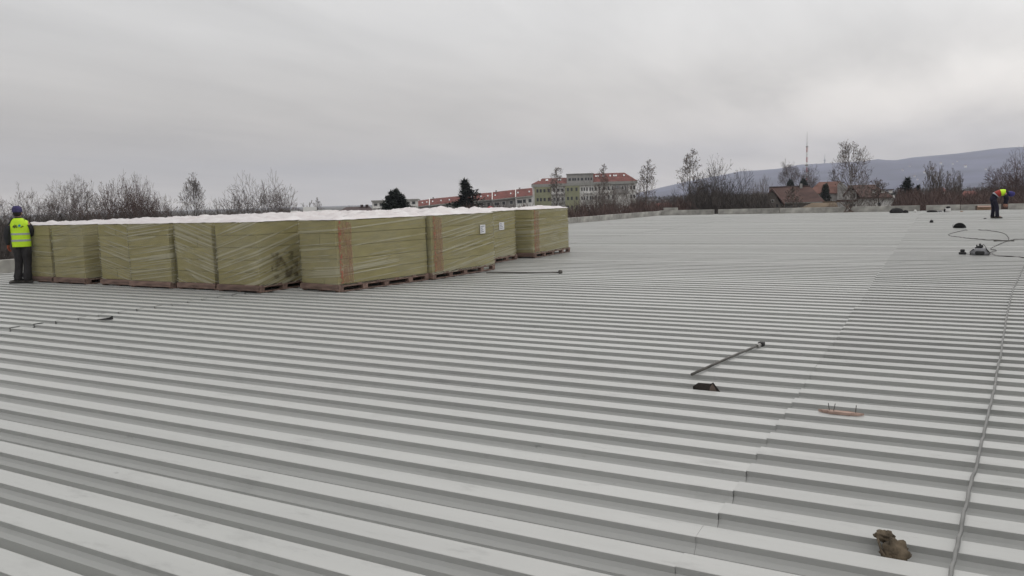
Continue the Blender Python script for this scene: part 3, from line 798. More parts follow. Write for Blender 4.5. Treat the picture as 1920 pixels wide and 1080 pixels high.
def tree(name, label, px, ytop, D, style, seed, tw=M_TWIG, bk=M_BARK, wide=1.0, group='bare trees around the roof', lean=0.0, z0=GZ, leafmat=M_LEAF, pxt=None):
    top = at(px, ytop, D)
    Ht = top.z - z0
    H0 = 13.0
    key = (style, seed, tw.name, bk.name)
    if key not in TREE_CACHE:
        T, C, Lf = tree_meshes(seed, H0, style)
        C.cur = 0; nC = len(C.f)
        if Lf.v:
            o = len(C.v); C.v += Lf.v; C.f += [tuple(i + o for i in f) for f in Lf.f]; C.mi += [1] * len(Lf.f)
        TREE_CACHE[key] = (T.mesh('trunk', bk, True), C.mesh('crown', [tw, leafmat], False))
    tm, cm = TREE_CACHE[key]
    t = thing(name, label, 'tree', (top.x, top.y, z0), 0, group)
    s = Ht / H0
    t.scale = (s * wide, s * wide, s)
    t.rotation_euler = (0, lean, (seed * 1.7 + px * .37) % 6.28)
    link('trunk', tm, t); link('crown', cm, t)
    return t

G1 = 'bare trees beyond the left parapet'
tree('bare_tree', 'leaning bare tree with open crown behind the worker in the yellow vest', 58, 352, 118, 'round', 1, wide=0.6, group=G1)
tree('bare_tree', 'low thin bare tree at the very left edge of the picture', 8, 368, 120, 'round', 1, wide=0.6, group=G1)
tree('bare_tree', 'small slim bare tree between the worker and the taller round bare tree', 104, 358, 122, 'round', 2, wide=0.42, group=G1)
tree('bare_tree', 'tall bare tree with a rounded crown, first tall one right of the worker', 132, 334, 116, 'round', 3, wide=0.55, group=G1)
tree('bare_tree', 'dense brown many-stemmed bare tree, left half of the widest clump', 212, 338, 108, 'dense', 4, M_TWIGR, wide=0.5, group=G1)
tree('bare_tree', 'dense brown many-stemmed bare tree, right half of the widest clump', 264, 335, 112, 'dense', 5, M_TWIGR, wide=0.46, group=G1)
tree('bare_tree', 'short scrubby bare tree just right of the widest brown clump', 312, 374, 120, 'multi', 6, wide=0.42, group=G1)
tree('bare_tree', 'tall narrow bare tree standing alone above the fourth wrapped stack', 358, 324, 112, 'roundleaf', 7, wide=0.72, group=G1)
tree('bare_tree', 'low bare bush filling the gap right of the tall narrow bare tree', 402, 378, 125, 'multi', 6, wide=0.42, group=G1)
tree('bare_tree', 'broad bushy bare tree with a pointed middle above the sixth wrapped stack', 470, 332, 112, 'multi', 8, wide=0.66, group=G1)
tree('bare_tree', 'low spreading bare bush right of the broad bushy bare tree', 524, 362, 118, 'multi', 9, wide=0.46, group=G1)
tree('bare_tree', 'short bare tree behind the white foam blocks', 578, 372, 120, 'feather', 10, wide=1.2, group=G1)

G2 = 'bare trees beyond the far parapet'
tree('bare_tree', 'slender tree with a few dry leaves in front of the green and white flats', 1042, 314, 150, 'upright', 21, M_TWIGP, wide=.95, group=G2)
tree('bare_tree', 'slender tree whose tip rises over the red roof of the flats', 1123, 308, 150, 'upright', 22, M_TWIGP, wide=.85, group=G2)
tree('bare_tree', 'pale many-stemmed bush in front of the flats, the left one of two', 1122, 338, 92, 'multi', 23, M_TWIGP, wide=0.46, group=G2)
tree('bare_tree', 'pale many-stemmed bush in front of the flats, the right one of two', 1168, 342, 95, 'multi', 24, M_TWIGP, wide=0.46, group=G2)
tree('bare_tree', 'slim bare tree just right of the red roofed flats', 1207, 301, 112, 'upright', 25, M_TWIGP, wide=1.05, group=G2)
tree('bare_tree', 'tall slim pale-trunked tree behind the raised block on the parapet', 1290, 280, 100, 'upright', 26, M_TWIGP, M_BARKP, wide=1.0, group=G2)
tree('bare_tree', 'big dark bushy tree in front of the hill, the widest dark one', 1366, 306, 96, 'dense', 27, M_TWIGD, wide=0.56, group=G2)
tree('bare_tree', 'dark bushy tree half hidden beside the tall pale-trunked tree', 1312, 322, 100, 'dense', 28, M_TWIGD, wide=0.42, group=G2)
tree('bare_tree', 'low dark bush at the foot of the hill, left of the tall pale-trunked tree', 1268, 352, 110, 'multi', 23, M_TWIGD, wide=0.4, group=G2)
tree('bare_tree', 'thin bare tree between the big dark tree and the brown gabled house', 1428, 334, 105, 'multi', 29, M_TWIGP, wide=0.3, group=G2)
tree('bare_tree', 'bare tree rising behind the brown gabled house, left of the mast', 1485, 303, 230, 'round', 30, wide=0.62, group=G2)
tree('bare_tree', 'bare tree rising just right of the tall mast', 1524, 311, 235, 'round', 31, wide=0.5, group=G2)
tree('bare_tree', 'thin bare tree behind the orange-red roof', 1562, 318, 225, 'upright', 32, wide=.9, group=G2)
tree('bare_tree', 'tall round-crowned tree with a pale trunk and leaf specks before the white house', 1611, 264, 96, 'roundleaf', 33, M_TWIGP, M_BARKP, wide=.84, group=G2)
tree('bare_tree', 'low crooked bare tree in front of the white house wall', 1652, 336, 84, 'upright', 34, M_TWIGP, wide=1.1, group=G2)
tree('bare_tree', 'thin pale bare tree growing in front of the brown tiled roof', 1487, 350, 88, 'upright', 41, M_TWIGP, M_BARKP, wide=1.2, group=G2)
tree('bare_tree', 'pale twiggy bush before the grey timber gable', 1424, 356, 90, 'multi', 42, M_TWIGP, wide=0.3, group=G2)
tree('bare_tree', 'brown twiggy bush between the brown gabled house and the white house', 1566, 366, 86, 'multi', 23, M_TWIGR, wide=0.3, group=G2)
tree('bare_tree', 'bare tree over the roofs seen left of the bending worker', 1838, 346, 128, 'round', 39, M_TWIGR, wide=0.5, group=G2)
tree('bare_tree', 'feathery poplar clump, tallest and leftmost', 1753, 303, 125, 'feather', 35, M_TWIGP, wide=1.0, group=G2)
tree('bare_tree', 'feathery poplar clump, lower and in the middle', 1776, 311, 126, 'feather', 36, M_TWIGP, wide=.95, group=G2)
tree('bare_tree', 'feathery poplar clump, shortest and rightmost', 1794, 322, 124, 'feather', 35, M_TWIGP, wide=.8, group=G2)
tree('bare_tree', 'reddish bare tree at the right edge behind the bending worker', 1904, 288, 118, 'round', 38, M_TWIGR, wide=0.72, group=G2)
tree('bare_tree', 'smaller reddish bare tree just left of the one at the right edge', 1872, 318, 125, 'round', 39, M_TWIGR, wide=0.55, group=G2)
tree('bare_tree', 'tall bare tree cut by the right edge of the picture', 1950, 296, 110, 'round', 40, M_TWIGR, wide=0.75, group=G2)

# low scrub that reads as one mass behind the parapets
def thicket(name, spans, m, seed, per_px, blade=.045):
    rg = random.Random(seed); mbk = MB()
    for (xa, xb, ya, yb, Da, Db, zb) in spans:
        n = int((xb - xa) * per_px)
        for _ in range(n):
            f = rg.random(); px = xa + (xb - xa) * f; D = rg.uniform(Da, Db)
            yt = ya + (yb - ya) * f + 7 * mnoise.noise(Vector((px / 23., seed, 0))) + 4 * mnoise.noise(Vector((px / 7., seed, 3)))
            top = at(px, yt, D).z
            h = rg.uniform(.25, 1.0) ** .7
            b = at(px, 400, D); zt = zb + (top - zb) * h
            L = rg.uniform(1.2, 3.2)
            d = Vector((rg.gauss(0, .33), rg.gauss(0, .33), 1)).normalized() * L
            tip = Vector((b.x, b.y, zt)); base = tip - d
            sx = Vector((rg.uniform(-1, 1), rg.uniform(-1, 1), 0)).normalized() * blade * rg.uniform(.5, 1.3)
            mbk.add([base - sx, base + sx, tip], [(0, 1, 2)])
            for q in range(3):
                bb = base.lerp(tip, rg.uniform(.3, .9)); dd = (d.normalized() + Vector((rg.gauss(0, .5), rg.gauss(0, .5), rg.gauss(.1, .3)))).normalized() * L * rg.uniform(.25, .5)
                mbk.add([bb - sx * .5, bb + sx * .5, bb + dd], [(0, 1, 2)])
    o = mbk.build(name, m); tag(o, kind='stuff'); return o
tag(thicket('scrub', [(1060, 1235, 382, 378, 70, 100, -6), (1180, 1300, 376, 372, 75, 110, -6)], M_TWIGR, 51, 26), 'reddish brown winter scrub behind the left part of the far parapet', 'scrub')
tag(thicket('scrub', [(1290, 1440, 352, 362, 78, 105, -6)], M_TWIGD, 52, 34), 'dark winter scrub under the big dark tree', 'scrub')
tag(thicket('scrub', [(1680, 1850, 352, 362, 80, 120, -6), (1840, 2080, 360, 345, 78, 125, -6)], M_TWIGR, 53, 34), 'brown winter scrub behind the right part of the far parapet', 'scrub')
tag(thicket('scrub', [(-160, 60, 415, 405, 38, 75, -7), (60, 700, 402, 397, 55, 95, -7)], M_TWIGD, 54, 14), 'dark winter scrub beyond the left parapet', 'scrub')
tag(thicket('scrub', [(868, 1010, 384, 385, 60, 80, -6)], M_TWIGR, 55, 30), 'dark low scrub behind the last wrapped stacks', 'scrub')

# conifers
def conifer_mesh(seed, H, style):
    rg = random.Random(seed); T = MB(); C = MB()
    T.tube([(0, 0, 0), (0, 0, H * .5), (0, 0, H * .98)], [H * .018, H * .011, H * .003], 6)
    def spray(a, b, w, n):
        a = Vector(a); b = Vector(b)
        for i in range(n):
            t = (i + rg.random()) / n
            p = a.lerp(b, t); s = w * (1.05 - .55 * t)
            d = Vector((rg.gauss(0, 1), rg.gauss(0, 1), rg.gauss(-.25, .45))).normalized()
            u = d.cross(Vector((0, 0, 1)))
            if u.length < .1: continue
            u = u.normalized() * s * .22
            C.add([p - u, p + d * s * .55, p + u * .6 + d * s, p + u], [(0, 1, 2, 3)])
    if style == 'fir':
        lay = 20
        for k in range(lay):
            t = k / (lay - 1); z = H * (.16 + .80 * t)
            Rr = H * .40 * (1 - t) ** .8 + H * .02
            for i in range(9 if t < .7 else 6):
                a = 2 * math.pi * (i + rg.random()) / 9
                rr = Rr * rg.uniform(.45, 1.35)
                e = (math.cos(a) * rr, math.sin(a) * rr, z + rr * rg.uniform(-.18, .28))
                C.tube([(0, 0, z), e], [.05, .02], 3, cap=False)
                spray((0, 0, z), e, H * .075, 44)
    elif style == 'round':
        for i in range(620):
            u = rg.random(); z = H * (.12 + .86 * u)
            Rr = H * .36 * math.sin(math.pi * min(1, (1 - u) * .62 + .02)) ** .9 * (1.0 if u < .97 else .3)
            a = rg.uniform(0, 6.283); rr = Rr * rg.uniform(.35, 1) ** .5
            p = Vector((math.cos(a) * rr, math.sin(a) * rr, z))
            spray(p - Vector((0, 0, H * .03)), p + Vector((math.cos(a) * H * .03, math.sin(a) * H * .03, H * .045)), H * .085, 16)
    elif style == 'cone':
        for i in range(500):
            u = rg.random() ** 1.3; z = H * (.05 + .93 * u); Rr = H * .22 * (1 - u) + .05
            a = rg.uniform(0, 6.283); rr = Rr * rg.uniform(.3, 1) ** .5
            p = Vector((math.cos(a) * rr, math.sin(a) * rr, z))
            spray(p, p + Vector((math.cos(a) * .5, math.sin(a) * .5, -.2)), H * .07, 12)
    return T.mesh('trunk', M_BARK, True), C.mesh('crown', M_FIR if style != 'cone' else M_FIR2)
CON = {}
def conifer(label, px, ytop, D, style, seed, wide=1.0, z0=GZ):
    top = at(px, ytop, D)
    if (style, seed) not in CON: CON[(style, seed)] = conifer_mesh(seed, 14.0, style)
    a, b = CON[(style, seed)]
    t = thing('conifer_tree', label, 'tree', (top.x, top.y, z0), seed * .9, 'evergreen trees among the houses')
    s = (top.z - z0) / 14.0; t.scale = (s * wide, s * wide, s)
    link('trunk', a, t); link('crown', b, t)
conifer('dark fir with drooping branches in front of the long red roof', 870, 335, 130, 'fir', 61, 1.35)
conifer('dark rounded pine between the white modern houses', 741, 357, 110, 'round', 62, .88)
conifer('small dark cone-shaped spruce in front of the orange-red roof', 1548, 343, 165, 'cone', 63, 1.05)
conifer('little evergreen peeping over the brown gabled roof', 1507, 336, 205, 'round', 64, .55)
conifer('broad dark fir right of the white house', 1702, 332, 150, 'fir', 65, 1.15)
conifer('dark evergreen half hidden over the left end of the brown gabled roof', 1482, 337, 205, 'round', 64, .5)
conifer('low dark evergreen beside the broad fir', 1722, 346, 155, 'fir', 65, .9)

# ---------------------------------------------------------------- buildings
class Frame:
    def __init__(s, pc, D, yaw=0.0):
        p = at(pc, hor(pc), D); s.p = p; s.pc = pc; s.D = D
        s.ang = -math.atan2(p.x, p.y)            # local +y points away from the camera
        d = RW.transposed() @ (p - Vector((0, 0, CAM_H))); s.depth = d.z
        s.m = s.depth / F_PX
        s.rz = s.ang + yaw
        fx = (pc - 960.0) / F_PX
        s.k = s.m / math.sqrt(1 + fx * fx) * (1 + fx * fx)
    def u(s, px):
        """sideways metres from the centre for a photo column"""
        p = at(px, hor(px), s.D); a = math.atan2(p.x, p.y) - math.atan2(s.p.x, s.p.y)
        return math.tan(a) * s.D
    def z(s, px, py): return at(px, py, s.D).z - GZ
def bthing(fr, name, label, cat='house', group=None):
    return thing(name, label, cat, (fr.p.x, fr.p.y, GZ), fr.rz, group)
def window(parent, u0, u1, z0, z1, v=0.0, frame=M_WHITE, pane=M_PANE):
    """framed window standing 4 cm proud of a wall that faces -y at v"""
    f = MB()
    e = min(.09, (u1 - u0) * .14)
    f.box(u0, u1, v - .05, v - .002, z0, z0 + e); f.box(u0, u1, v - .05, v - .002, z1 - e, z1)
    f.box(u0, u0 + e, v - .05, v - .002, z0 + e, z1 - e); f.box(u1 - e, u1, v - .05, v - .002, z0 + e, z1 - e)
    w = f.build('window', frame, parent)
    MB().box(u0 + e, u1 - e, v - .025, v - .001, z0 + e, z1 - e).build('pane', pane, w)
    return w
def roof_u(u0, u1, v0, v1, ze, zr, hl=0.0, hr=0.0, th=.18):
    """pitched roof, ridge along u, optional hips"""
    vm = (v0 + v1) / 2
    m = MB()
    m.add([(u0, v0, ze), (u1, v0, ze), (u1, v1, ze), (u0, v1, ze), (u0 + hl, vm, zr), (u1 - hr, vm, zr),
           (u0, v0, ze - th), (u1, v0, ze - th), (u1, v1, ze - th), (u0, v1, ze - th)],
          [(0, 1, 5, 4), (2, 3, 4, 5), (1, 2, 5), (3, 0, 4), (6, 9, 8, 7), (0, 6, 7, 1), (1, 7, 8, 2), (2, 8, 9, 3), (3, 9, 6, 0)])
    return m
def roof_v(u0, u1, v0, v1, ze, zr, th=.22):
    um = (u0 + u1) / 2
    m = MB()
    for (a, b) in ((u0, um), (um, u1)):
        za, zb = (ze, zr) if a == u0 else (zr, ze)
        m.add([(a, v0, za), (b, v0, zb), (b, v1, zb), (a, v1, za), (a, v0, za - th), (b, v0, zb - th), (b, v1, zb - th), (a, v1, za - th)],
              [(0, 1, 2, 3), (7, 6, 5, 4), (0, 4, 5, 1), (1, 5, 6, 2), (2, 6, 7, 3), (3, 7, 4, 0)])
    return m
def skylight(parent, u, z, w, h, v0, ze, zr, vm):
    s = (vm - v0) / (zr - ze)
    va = v0 + (z - ze) * s; vb = v0 + (z + h - ze) * s
    m = MB(); n = .10
    m.add([(u, va, z), (u + w, va, z), (u + w, vb, z + h), (u, vb, z + h), (u, va - n, z + n), (u + w, va - n, z + n), (u + w, vb - n, z + h + n), (u, vb - n, z + h + n)],
          [(4, 5, 6, 7), (0, 1, 5, 4), (1, 2, 6, 5), (2, 3, 7, 6), (3, 0, 4, 7)])
    m.build('skylight', M_SKYL, parent)

# (a) green and white flats
fr = Frame(1097, 255)
b = bthing(fr, 'apartment_building', 'five storey block of flats, white and olive green under red roofs', 'apartment building')
U = fr.u; Zp = fr.z
ue0, ua, ub, ue1 = U(999), U(1063), U(1113), U(1194)
zeL, zeM, zeR = Zp(1030, 348), Zp(1088, 345), Zp(1150, 343.5)
wl = MB().box(ue0, ua, 0, 12, 0, zeL - .3).build('left_wing', M_WHITE, b)
wm = MB().box(ua + .01, ub - .01, -1.2, 11.9, 0, zeM - .3).build('middle_wing', M_WHITE, b)
wr = MB().box(ub, ue1 - .3, 0.05, 12.05, 0, zeR - .3).build('right_wing', M_WHITE, b)
zrL, zrR = Zp(1040, 333), Zp(1140, 323.5)
rf = roof_u(ue0 - .3, ua + .0, -.7, 12.6, zeL + .6, zrL, hl=U(1018) - ue0, hr=0).build('roof', M_TILE, b)
rf2 = roof_u(ub - .0, ue1 + .2, -.7, 12.7, zeR + .6, zrR, hl=0, hr=ue1 - U(1172)).build('roof', M_TILE, b)
MB().box(ue0 - .3, ua - .02, -.9, .2, zeL - .32, zeL + .55).build('eaves', M_GUTTER, b)
MB().box(ua - .1, ub + .1, -1.9, 0, zeM - .45, zeM + .35).build('eaves', M_GUTTER, b)
MB().box(ub + .12, ue1 + .2, -.9, .2, zeR - .32, zeR + .55).build('eaves', M_GUTTER, b)
pent = MB().box(ua + .02, ub - .02, -.2, 11, zeM + .36, Zp(1088, 326.5)).build('penthouse', M_GREYW, b)
MB().box(ua - .15, ub + .15, -.5, 11.3, Zp(1088, 326.4), Zp(1088, 325.2)).build('flat_roof', M_GUTTER, b)
for px in (1066, 1073, 1077, 1083, 1089, 1097, 1102, 1107):
    window(pent, U(px), U(px) + (.75 if px not in (1066, 1089) else 1.0), Zp(1088, 339), Zp(1088, 333), -.2, M_GREYW)
for px in (1011, 1023, 1025, 1046, 1050):
    skylight(rf, U(px), zeL + .6 + (zrL - zeL) * .38, .45, .55, -.7, zeL + .6, zrL, 5.95)
for px in (1117, 1121, 1131, 1144, 1151, 1155, 1170, 1174):
    if px < 1172: skylight(rf2, U(px), zeR + .6 + (zrR - zeR) * .46, .5, .55, -.7, zeR + .6, zrR, 6.0)
gl = MB().box(U(1003), U(1034), -.8, -.01, 0, zeL - .35).build('green_bay', M_GREEN, b)
gm = MB().box(U(1060), U(1087), -1.9, -1.21, 0, zeM - .5).build('green_bay', M_GREEN, b)
ge = MB().box(U(1150), U(1178), -.5, .04, zeR - 3.4, zeR - .35).build('upper_bay', M_GREYW, b)
rgw = random.Random(71)
for fl in range(5):
    zt = zeL - 1.0 - fl * 2.85
    if zt < 1.5: break
    for px in (1006, 1012, 1019, 1027):
        window(gl, U(px), U(px) + .85, zt - 1.25, zt, -.8, M_GREEN)
    for px in (1037, 1044, 1052):
        window(wl, U(px), U(px) + .95, zt - 1.3, zt, 0, M_WHITE)
    for px in (1063, 1070, 1079):
        window(gm, U(px), U(px) + .8, zt - 1.1, zt + .15, -1.9, M_GREEN)
    for px in (1089.5, 1094, 1099, 1105, 1109):
        window(wm, U(px), U(px) + .65, zt - 1.2, zt + .15, -1.2, M_WHITE)
    for px in (1115, 1122, 1131, 1139, 1147, 1181, 1187):
        window(wr, U(px), U(px) + .8, zt - 1.1, zt + .25, .05, M_WHITE)
    for (pa, pb, vv) in ((1035.5, 1058, -.95), (1096, 1112, -2.0), (1126, 1146, -.9)):
        bl = MB().box(U(pa), U(pb), vv, vv + .93, zt - 2.0, zt - 1.88).build('balcony', M_GREYW, b)
        MB().box(U(pa), U(pb), vv, vv + .06, zt - 1.879, zt - 1.10).build('railing', M_GUTTER if fl % 2 else M_WHITE, bl)
        MB().box(U(pb) - .05, U(pb), vv + .07, vv + .9, zt - 1.879, zt - 1.10).build('railing', M_GUTTER, bl)
    window(ge, U(1165), U(1170), zeR - 2.2, zeR - .9, -.5) if fl == 0 else None
    if fl == 0:
        window(ge, U(1171), U(1174), zeR - 2.4, zeR - .7, -.5); window(ge, U(1152), U(1161), zeR - 1.9, zeR - .9, -.5, M_GREYW, M_SKYL)

# (b) long terrace with red roofs, four stepped sections
gr = 'sections of the long red roofed terrace'
def terrace(label, pa, pb, ye0, ye1, yr0, yr1, D, cut=None):
    """one section of a row that steps down a slope: every line along it falls to the left"""
    fr = Frame((pa + pb) / 2, D)
    bt = bthing(fr, 'terraced_house', label, 'terrace', gr)
    u0, u1 = fr.u(pa), fr.u(pb); pm = (pa + pb) / 2
    ze = fr.z(pm, (ye0 + ye1) / 2); zr = fr.z(pm, (yr0 + yr1) / 2)
    k = ((fr.z(pb, yr1) - fr.z(pa, yr0)) + (fr.z(pb, ye1) - fr.z(pa, ye0))) / 2 / (u1 - u0)
    def fall(m): m.v = [(x, y, z + k * x if z > 1 else z) for x, y, z in m.v]; return m
    w = fall(MB().box(u0 + .05, u1 - .05, 0, 10, 0, ze - .2)).build('wall', M_WHITE if D < 240 else M_GREYW, bt)
    r_ = fall(roof_u(u0, u1, -.7, 10.7, ze, zr)).build('roof', M_TILE, bt)
    fall(MB().box(u0, u1, -.95, -.71, ze - .22, ze + .12)).build('gutter', M_GUTTER, bt)
    m = MB()
    m.add([(u0 - .12, -.85, ze + .02), (u0 + .12, -.85, ze + .02), (u0 + .12, 5.0, zr + .06), (u0 - .12, 5.0, zr + .06), (u0 - .12, -.85, ze + .2), (u0 + .12, -.85, ze + .2), (u0 + .12, 5.0, zr + .24), (u0 - .12, 5.0, zr + .24)],
          [(4, 5, 6, 7), (0, 1, 5, 4), (1, 2, 6, 5), (2, 3, 7, 6), (3, 0, 4, 7)])
    fall(m).build('party_wall', M_WHITE, bt)
    n = max(3, int((u1 - u0) / 2.6))
    for i in range(n):
        uu = u0 + (u1 - u0) * (i + .3) / n
        if (i * 5 + int(pa)) % 4: skylight(r_, uu, ze + k * uu + (zr - ze) * .45, .42, .45, -.7, ze + k * uu, zr + k * uu, 5.0)
        for fl in range(3):
            zt = ze + k * uu - .75 - fl * 2.7
            if zt > 1.6: window(w, uu - .2, uu + (.9 if i % 3 else 1.5), zt - 1.2, zt, 0)
    fall(MB().box(u0 + 1.0, u0 + 1.5, 4.6, 5.1, zr - .6, zr + .45)).build('chimney', M_GREYW, bt)
terrace('nearest right section of the red roofed terrace, next to the flats', 967, 999, 370, 367.5, 355, 351.5, 238)
terrace('middle section of the red roofed terrace, between two white verges', 923, 967, 375, 370, 360, 355, 243)
terrace('section of the red roofed terrace just right of the dark fir', 884, 923, 377, 375, 364, 360, 249)
terrace('section of the red roofed terrace left of the dark fir', 805, 884, 385, 378, 373, 365, 262)
terrace('far left end section of the red roofed terrace', 780, 805, 388, 385, 377, 373, 275)

# (c) white modern houses either side of the pine
for (pa, pb, yt, D, lab3) in ((698, 722, 375.5, 150, 'white cubic house with dark windows left of the rounded pine'), (760, 784, 373, 165, 'white flat roofed house with two windows right of the rounded pine')):
    fr = Frame((pa + pb) / 2, D); bt = bthing(fr, 'modern_house', lab3, 'house', 'white modern houses')
    u0, u1 = fr.u(pa), fr.u(pb); zt = fr.z((pa + pb) / 2, yt)
    w = MB().box(u0, u1, 0, 7, 0, zt - .25).build('wall', M_WHITE, bt)
    MB().box(u0 - .2, u1 + .2, -.5, 7.2, zt - .248, zt).build('flat_roof', M_GREYW, bt)
    window(w, u0 + .3, u0 + .95, zt - 1.1, zt - .55, 0, M_GREYW); window(w, u0 + 1.35, u0 + 2.1, zt - 1.15, zt - .5, 0, M_GREYW)
    window(w, u0 + 1.2, u0 + 2.0, zt - 2.5, zt - 1.6, 0, M_GREYW)
    MB().box(u0 + .1, u1 - .2, -.6, -.002, zt - 1.52, zt - 1.38).build('balcony', M_WHITE, bt)
# (d) dark brown roof behind the stacks
fr = Frame(660, 92); bt = bthing(fr, 'tiled_house', 'house showing only a dark brown tiled roof behind the wrapped stacks')
u0, u1 = fr.u(622), fr.u(704); ze = fr.z(660, 402); zr = fr.z(660, 388)
MB().box(u0 + .3, u1 - .3, .4, 6.6, 0, ze - .2).build('wall', M_GREYW, bt)
r_ = roof_u(u0, u1, 0, 7, ze, zr, hl=1.6, hr=.6).build('roof', M_TILED, bt)
for px in (676, 686): MB().box(fr.u(px), fr.u(px) + .35, 3.0, 3.4, zr - .3, zr + .22).build('chimney', M_TILED, r_)
# (e) brown gabled house
fr = Frame(1488, 120); bt = bthing(fr, 'gabled_house', 'grey timber house with a big brown tiled roof and dark gable')
ug0, ug1 = fr.u(1424), fr.u(1472); zge = fr.z(1448, 383); zgr = fr.z(1446, 353)
u0, u1 = fr.u(1440), fr.u(1548); zr = fr.z(1480, 350); ze = fr.z(1500, 379)
MB().box(u0 + .5, u1 - .9, 2.0, 9.5, 0, ze - .2).build('wall', M_GREYW, bt)
roof_u(u0, u1, 1.2, 10.2, ze, zr, hl=0, hr=u1 - fr.u(1521)).build('roof', M_TILEB, bt)
MB().box(fr.u(1500), fr.u(1505), 5.2, 5.7, zr - .5, zr + .45).build('chimney', M_GREYW, bt)
MB().tube([(u0, 5.7, zr + .03), (fr.u(1521), 5.7, zr + .03)], .12, 6).build('ridge_cap', M_TILED, bt)
MB().box(u0 + .3, u1 - .2, 1.0, 1.19, ze - .16, ze - .04).build('gutter', M_GUTTER, bt)
gw = MB().add([(ug0 + .5, -1.0, 0), (ug1 - .5, -1.0, 0), (ug1 - .5, -1.0, zge), ((ug0 + ug1) / 2, -1.0, zgr - .35), (ug0 + .5, -1.0, zge),
               (ug0 + .5, 6, 0), (ug1 - .5, 6, 0), (ug1 - .5, 6, zge), ((ug0 + ug1) / 2, 6, zgr - .35), (ug0 + .5, 6, zge)],
              [(0, 1, 2, 3, 4), (9, 8, 7, 6, 5), (0, 4, 9, 5), (1, 6, 7, 2), (4, 3, 8, 9), (2, 7, 8, 3)]).build('gable_wall', M_WOODW, bt)
roof_v(ug0, ug1, -1.6, 5.5, zge, zgr).build('gable_roof', M_TILEB, bt)
window(gw, fr.u(1446), fr.u(1452), fr.z(1446, 380), fr.z(1446, 374), -1.0, M_WHITE)
window(gw, fr.u(1438), fr.u(1443), fr.z(1440, 389), fr.z(1440, 382), -1.0, M_WOODW)
window(gw, fr.u(1455), fr.u(1460), fr.z(1457, 389), fr.z(1457, 382), -1.0, M_WOODW)
# (h) low tan roof
fr = Frame(1534, 98); bt = bthing(fr, 'low_shed', 'low shed with a mossy tan roof in front of the brown gabled house', 'shed')
u0, u1 = fr.u(1499), fr.u(1573); ze = fr.z(1530, 391); zr = fr.z(1530, 381)
MB().box(u0 + .3, u1 - .2, .3, 5.6, 0, ze - .15).build('wall', M_GREYW, bt)
roof_u(u0, u1, 0, 6, ze, zr, hl=1.4, hr=.2).build('roof', M_TILET, bt)
MB().box(fr.u(1543), u1 + .1, -.3, -.05, fr.z(1550, 379.6), fr.z(1550, 377.6)).build('fascia', M_TILET, bt)
# (f) orange-red roof
fr = Frame(1552, 195); bt = bthing(fr, 'tiled_house', 'grey walled house with a faded orange-red roof behind the small spruce')
u0, u1 = fr.u(1513), fr.u(1592); ze = fr.z(1545, 362); zr = fr.z(1545, 340.5)
MB().box(u0 + .5, u1 - 1.2, .5, 8.5, 0, ze - .2).build('wall', M_GREYW, bt)
roof_u(u0, u1 - .9, 0, 9, ze, zr, hl=u0 * 0 + (fr.u(1535) - u0), hr=.8).build('roof', mat('faded orange tiles', (.17, .085, .068), .9, .2, .6), bt)
ug0, ug1 = fr.u(1570), fr.u(1590); zg = fr.z(1580, 340)
gw = MB().add([(ug0, -.6, 0), (ug1, -.6, 0), (ug1, -.6, fr.z(1580, 352)), (fr.u(1576), -.6, zg), (ug0, -.6, fr.z(1580, 346)), (ug0, 4, 0), (ug1, 4, 0), (ug1, 4, fr.z(1580, 352)), (fr.u(1576), 4, zg), (ug0, 4, fr.z(1580, 346))],
              [(0, 1, 2, 3, 4), (9, 8, 7, 6, 5), (0, 4, 9, 5), (1, 6, 7, 2), (4, 3, 8, 9), (2, 7, 8, 3)]).build('gable_wall', M_GREYW, bt)
# (g) white house with dormers
fr = Frame(1628, 112); bt = bthing(fr, 'white_house', 'white house with a brown roof, three small dormers and barred dark windows')
u0, u1 = fr.u(1588), fr.u(1684); ze = fr.z(1640, 369); zr = fr.z(1620, 346)
w = MB().box(u0 + .3, u1 - .35, 0, 7.4, 0, fr.z(1640, 368)).build('wall', M_WHITE, bt)
r_ = roof_u(u0, fr.u(1674), -.5, 7.9, ze, zr, hl=0, hr=fr.u(1674) - fr.u(1640)).build('roof', M_TILEB, bt)
for i, px in enumerate((1636, 1652, 1667)):
    zz = fr.z(px, 361); ww = .42
    d_ = MB().box(fr.u(px), fr.u(px) + ww, .75, 2.8, zz - .1, zz + .30).build('dormer', M_WHITE, r_)
    MB().box(fr.u(px) - .12, fr.u(px) + ww + .12, 0.6, 2.9, zz + .302, zz + .42).build('dormer_roof', M_TILED, r_)
window(w, fr.u(1647), fr.u(1652), fr.z(1650, 387), fr.z(1650, 379.5), 0, M_TILED)
window(w, fr.u(1678) - .25, fr.u(1682.5) - .25, fr.z(1680, 386.5), fr.z(1680, 378), 0, M_TILED)
up = MB().box(fr.u(1586), fr.u(1606), -1.2, -.502, 0, fr.z(1596, 357)).build('front_bay', M_WHITE, bt)
roof_v(fr.u(1581), fr.u(1612), -1.9, 3.0, fr.z(1596, 366), fr.z(1596, 346.5)).build('bay_roof', M_TILEB, bt)
window(up, fr.u(1595), fr.u(1604), fr.z(1600, 372), fr.z(1600, 363), -1.2, M_TILED)
MB().box(fr.u(1570), fr.u(1606), -2.6, -1.201, fr.z(1590, 378), fr.z(1590, 374)).build('balcony', M_TILEB, bt)
window(up, fr.u(1593), fr.u(1604), fr.z(1600, 389), fr.z(1600, 382.5), -1.2, M_TILED)
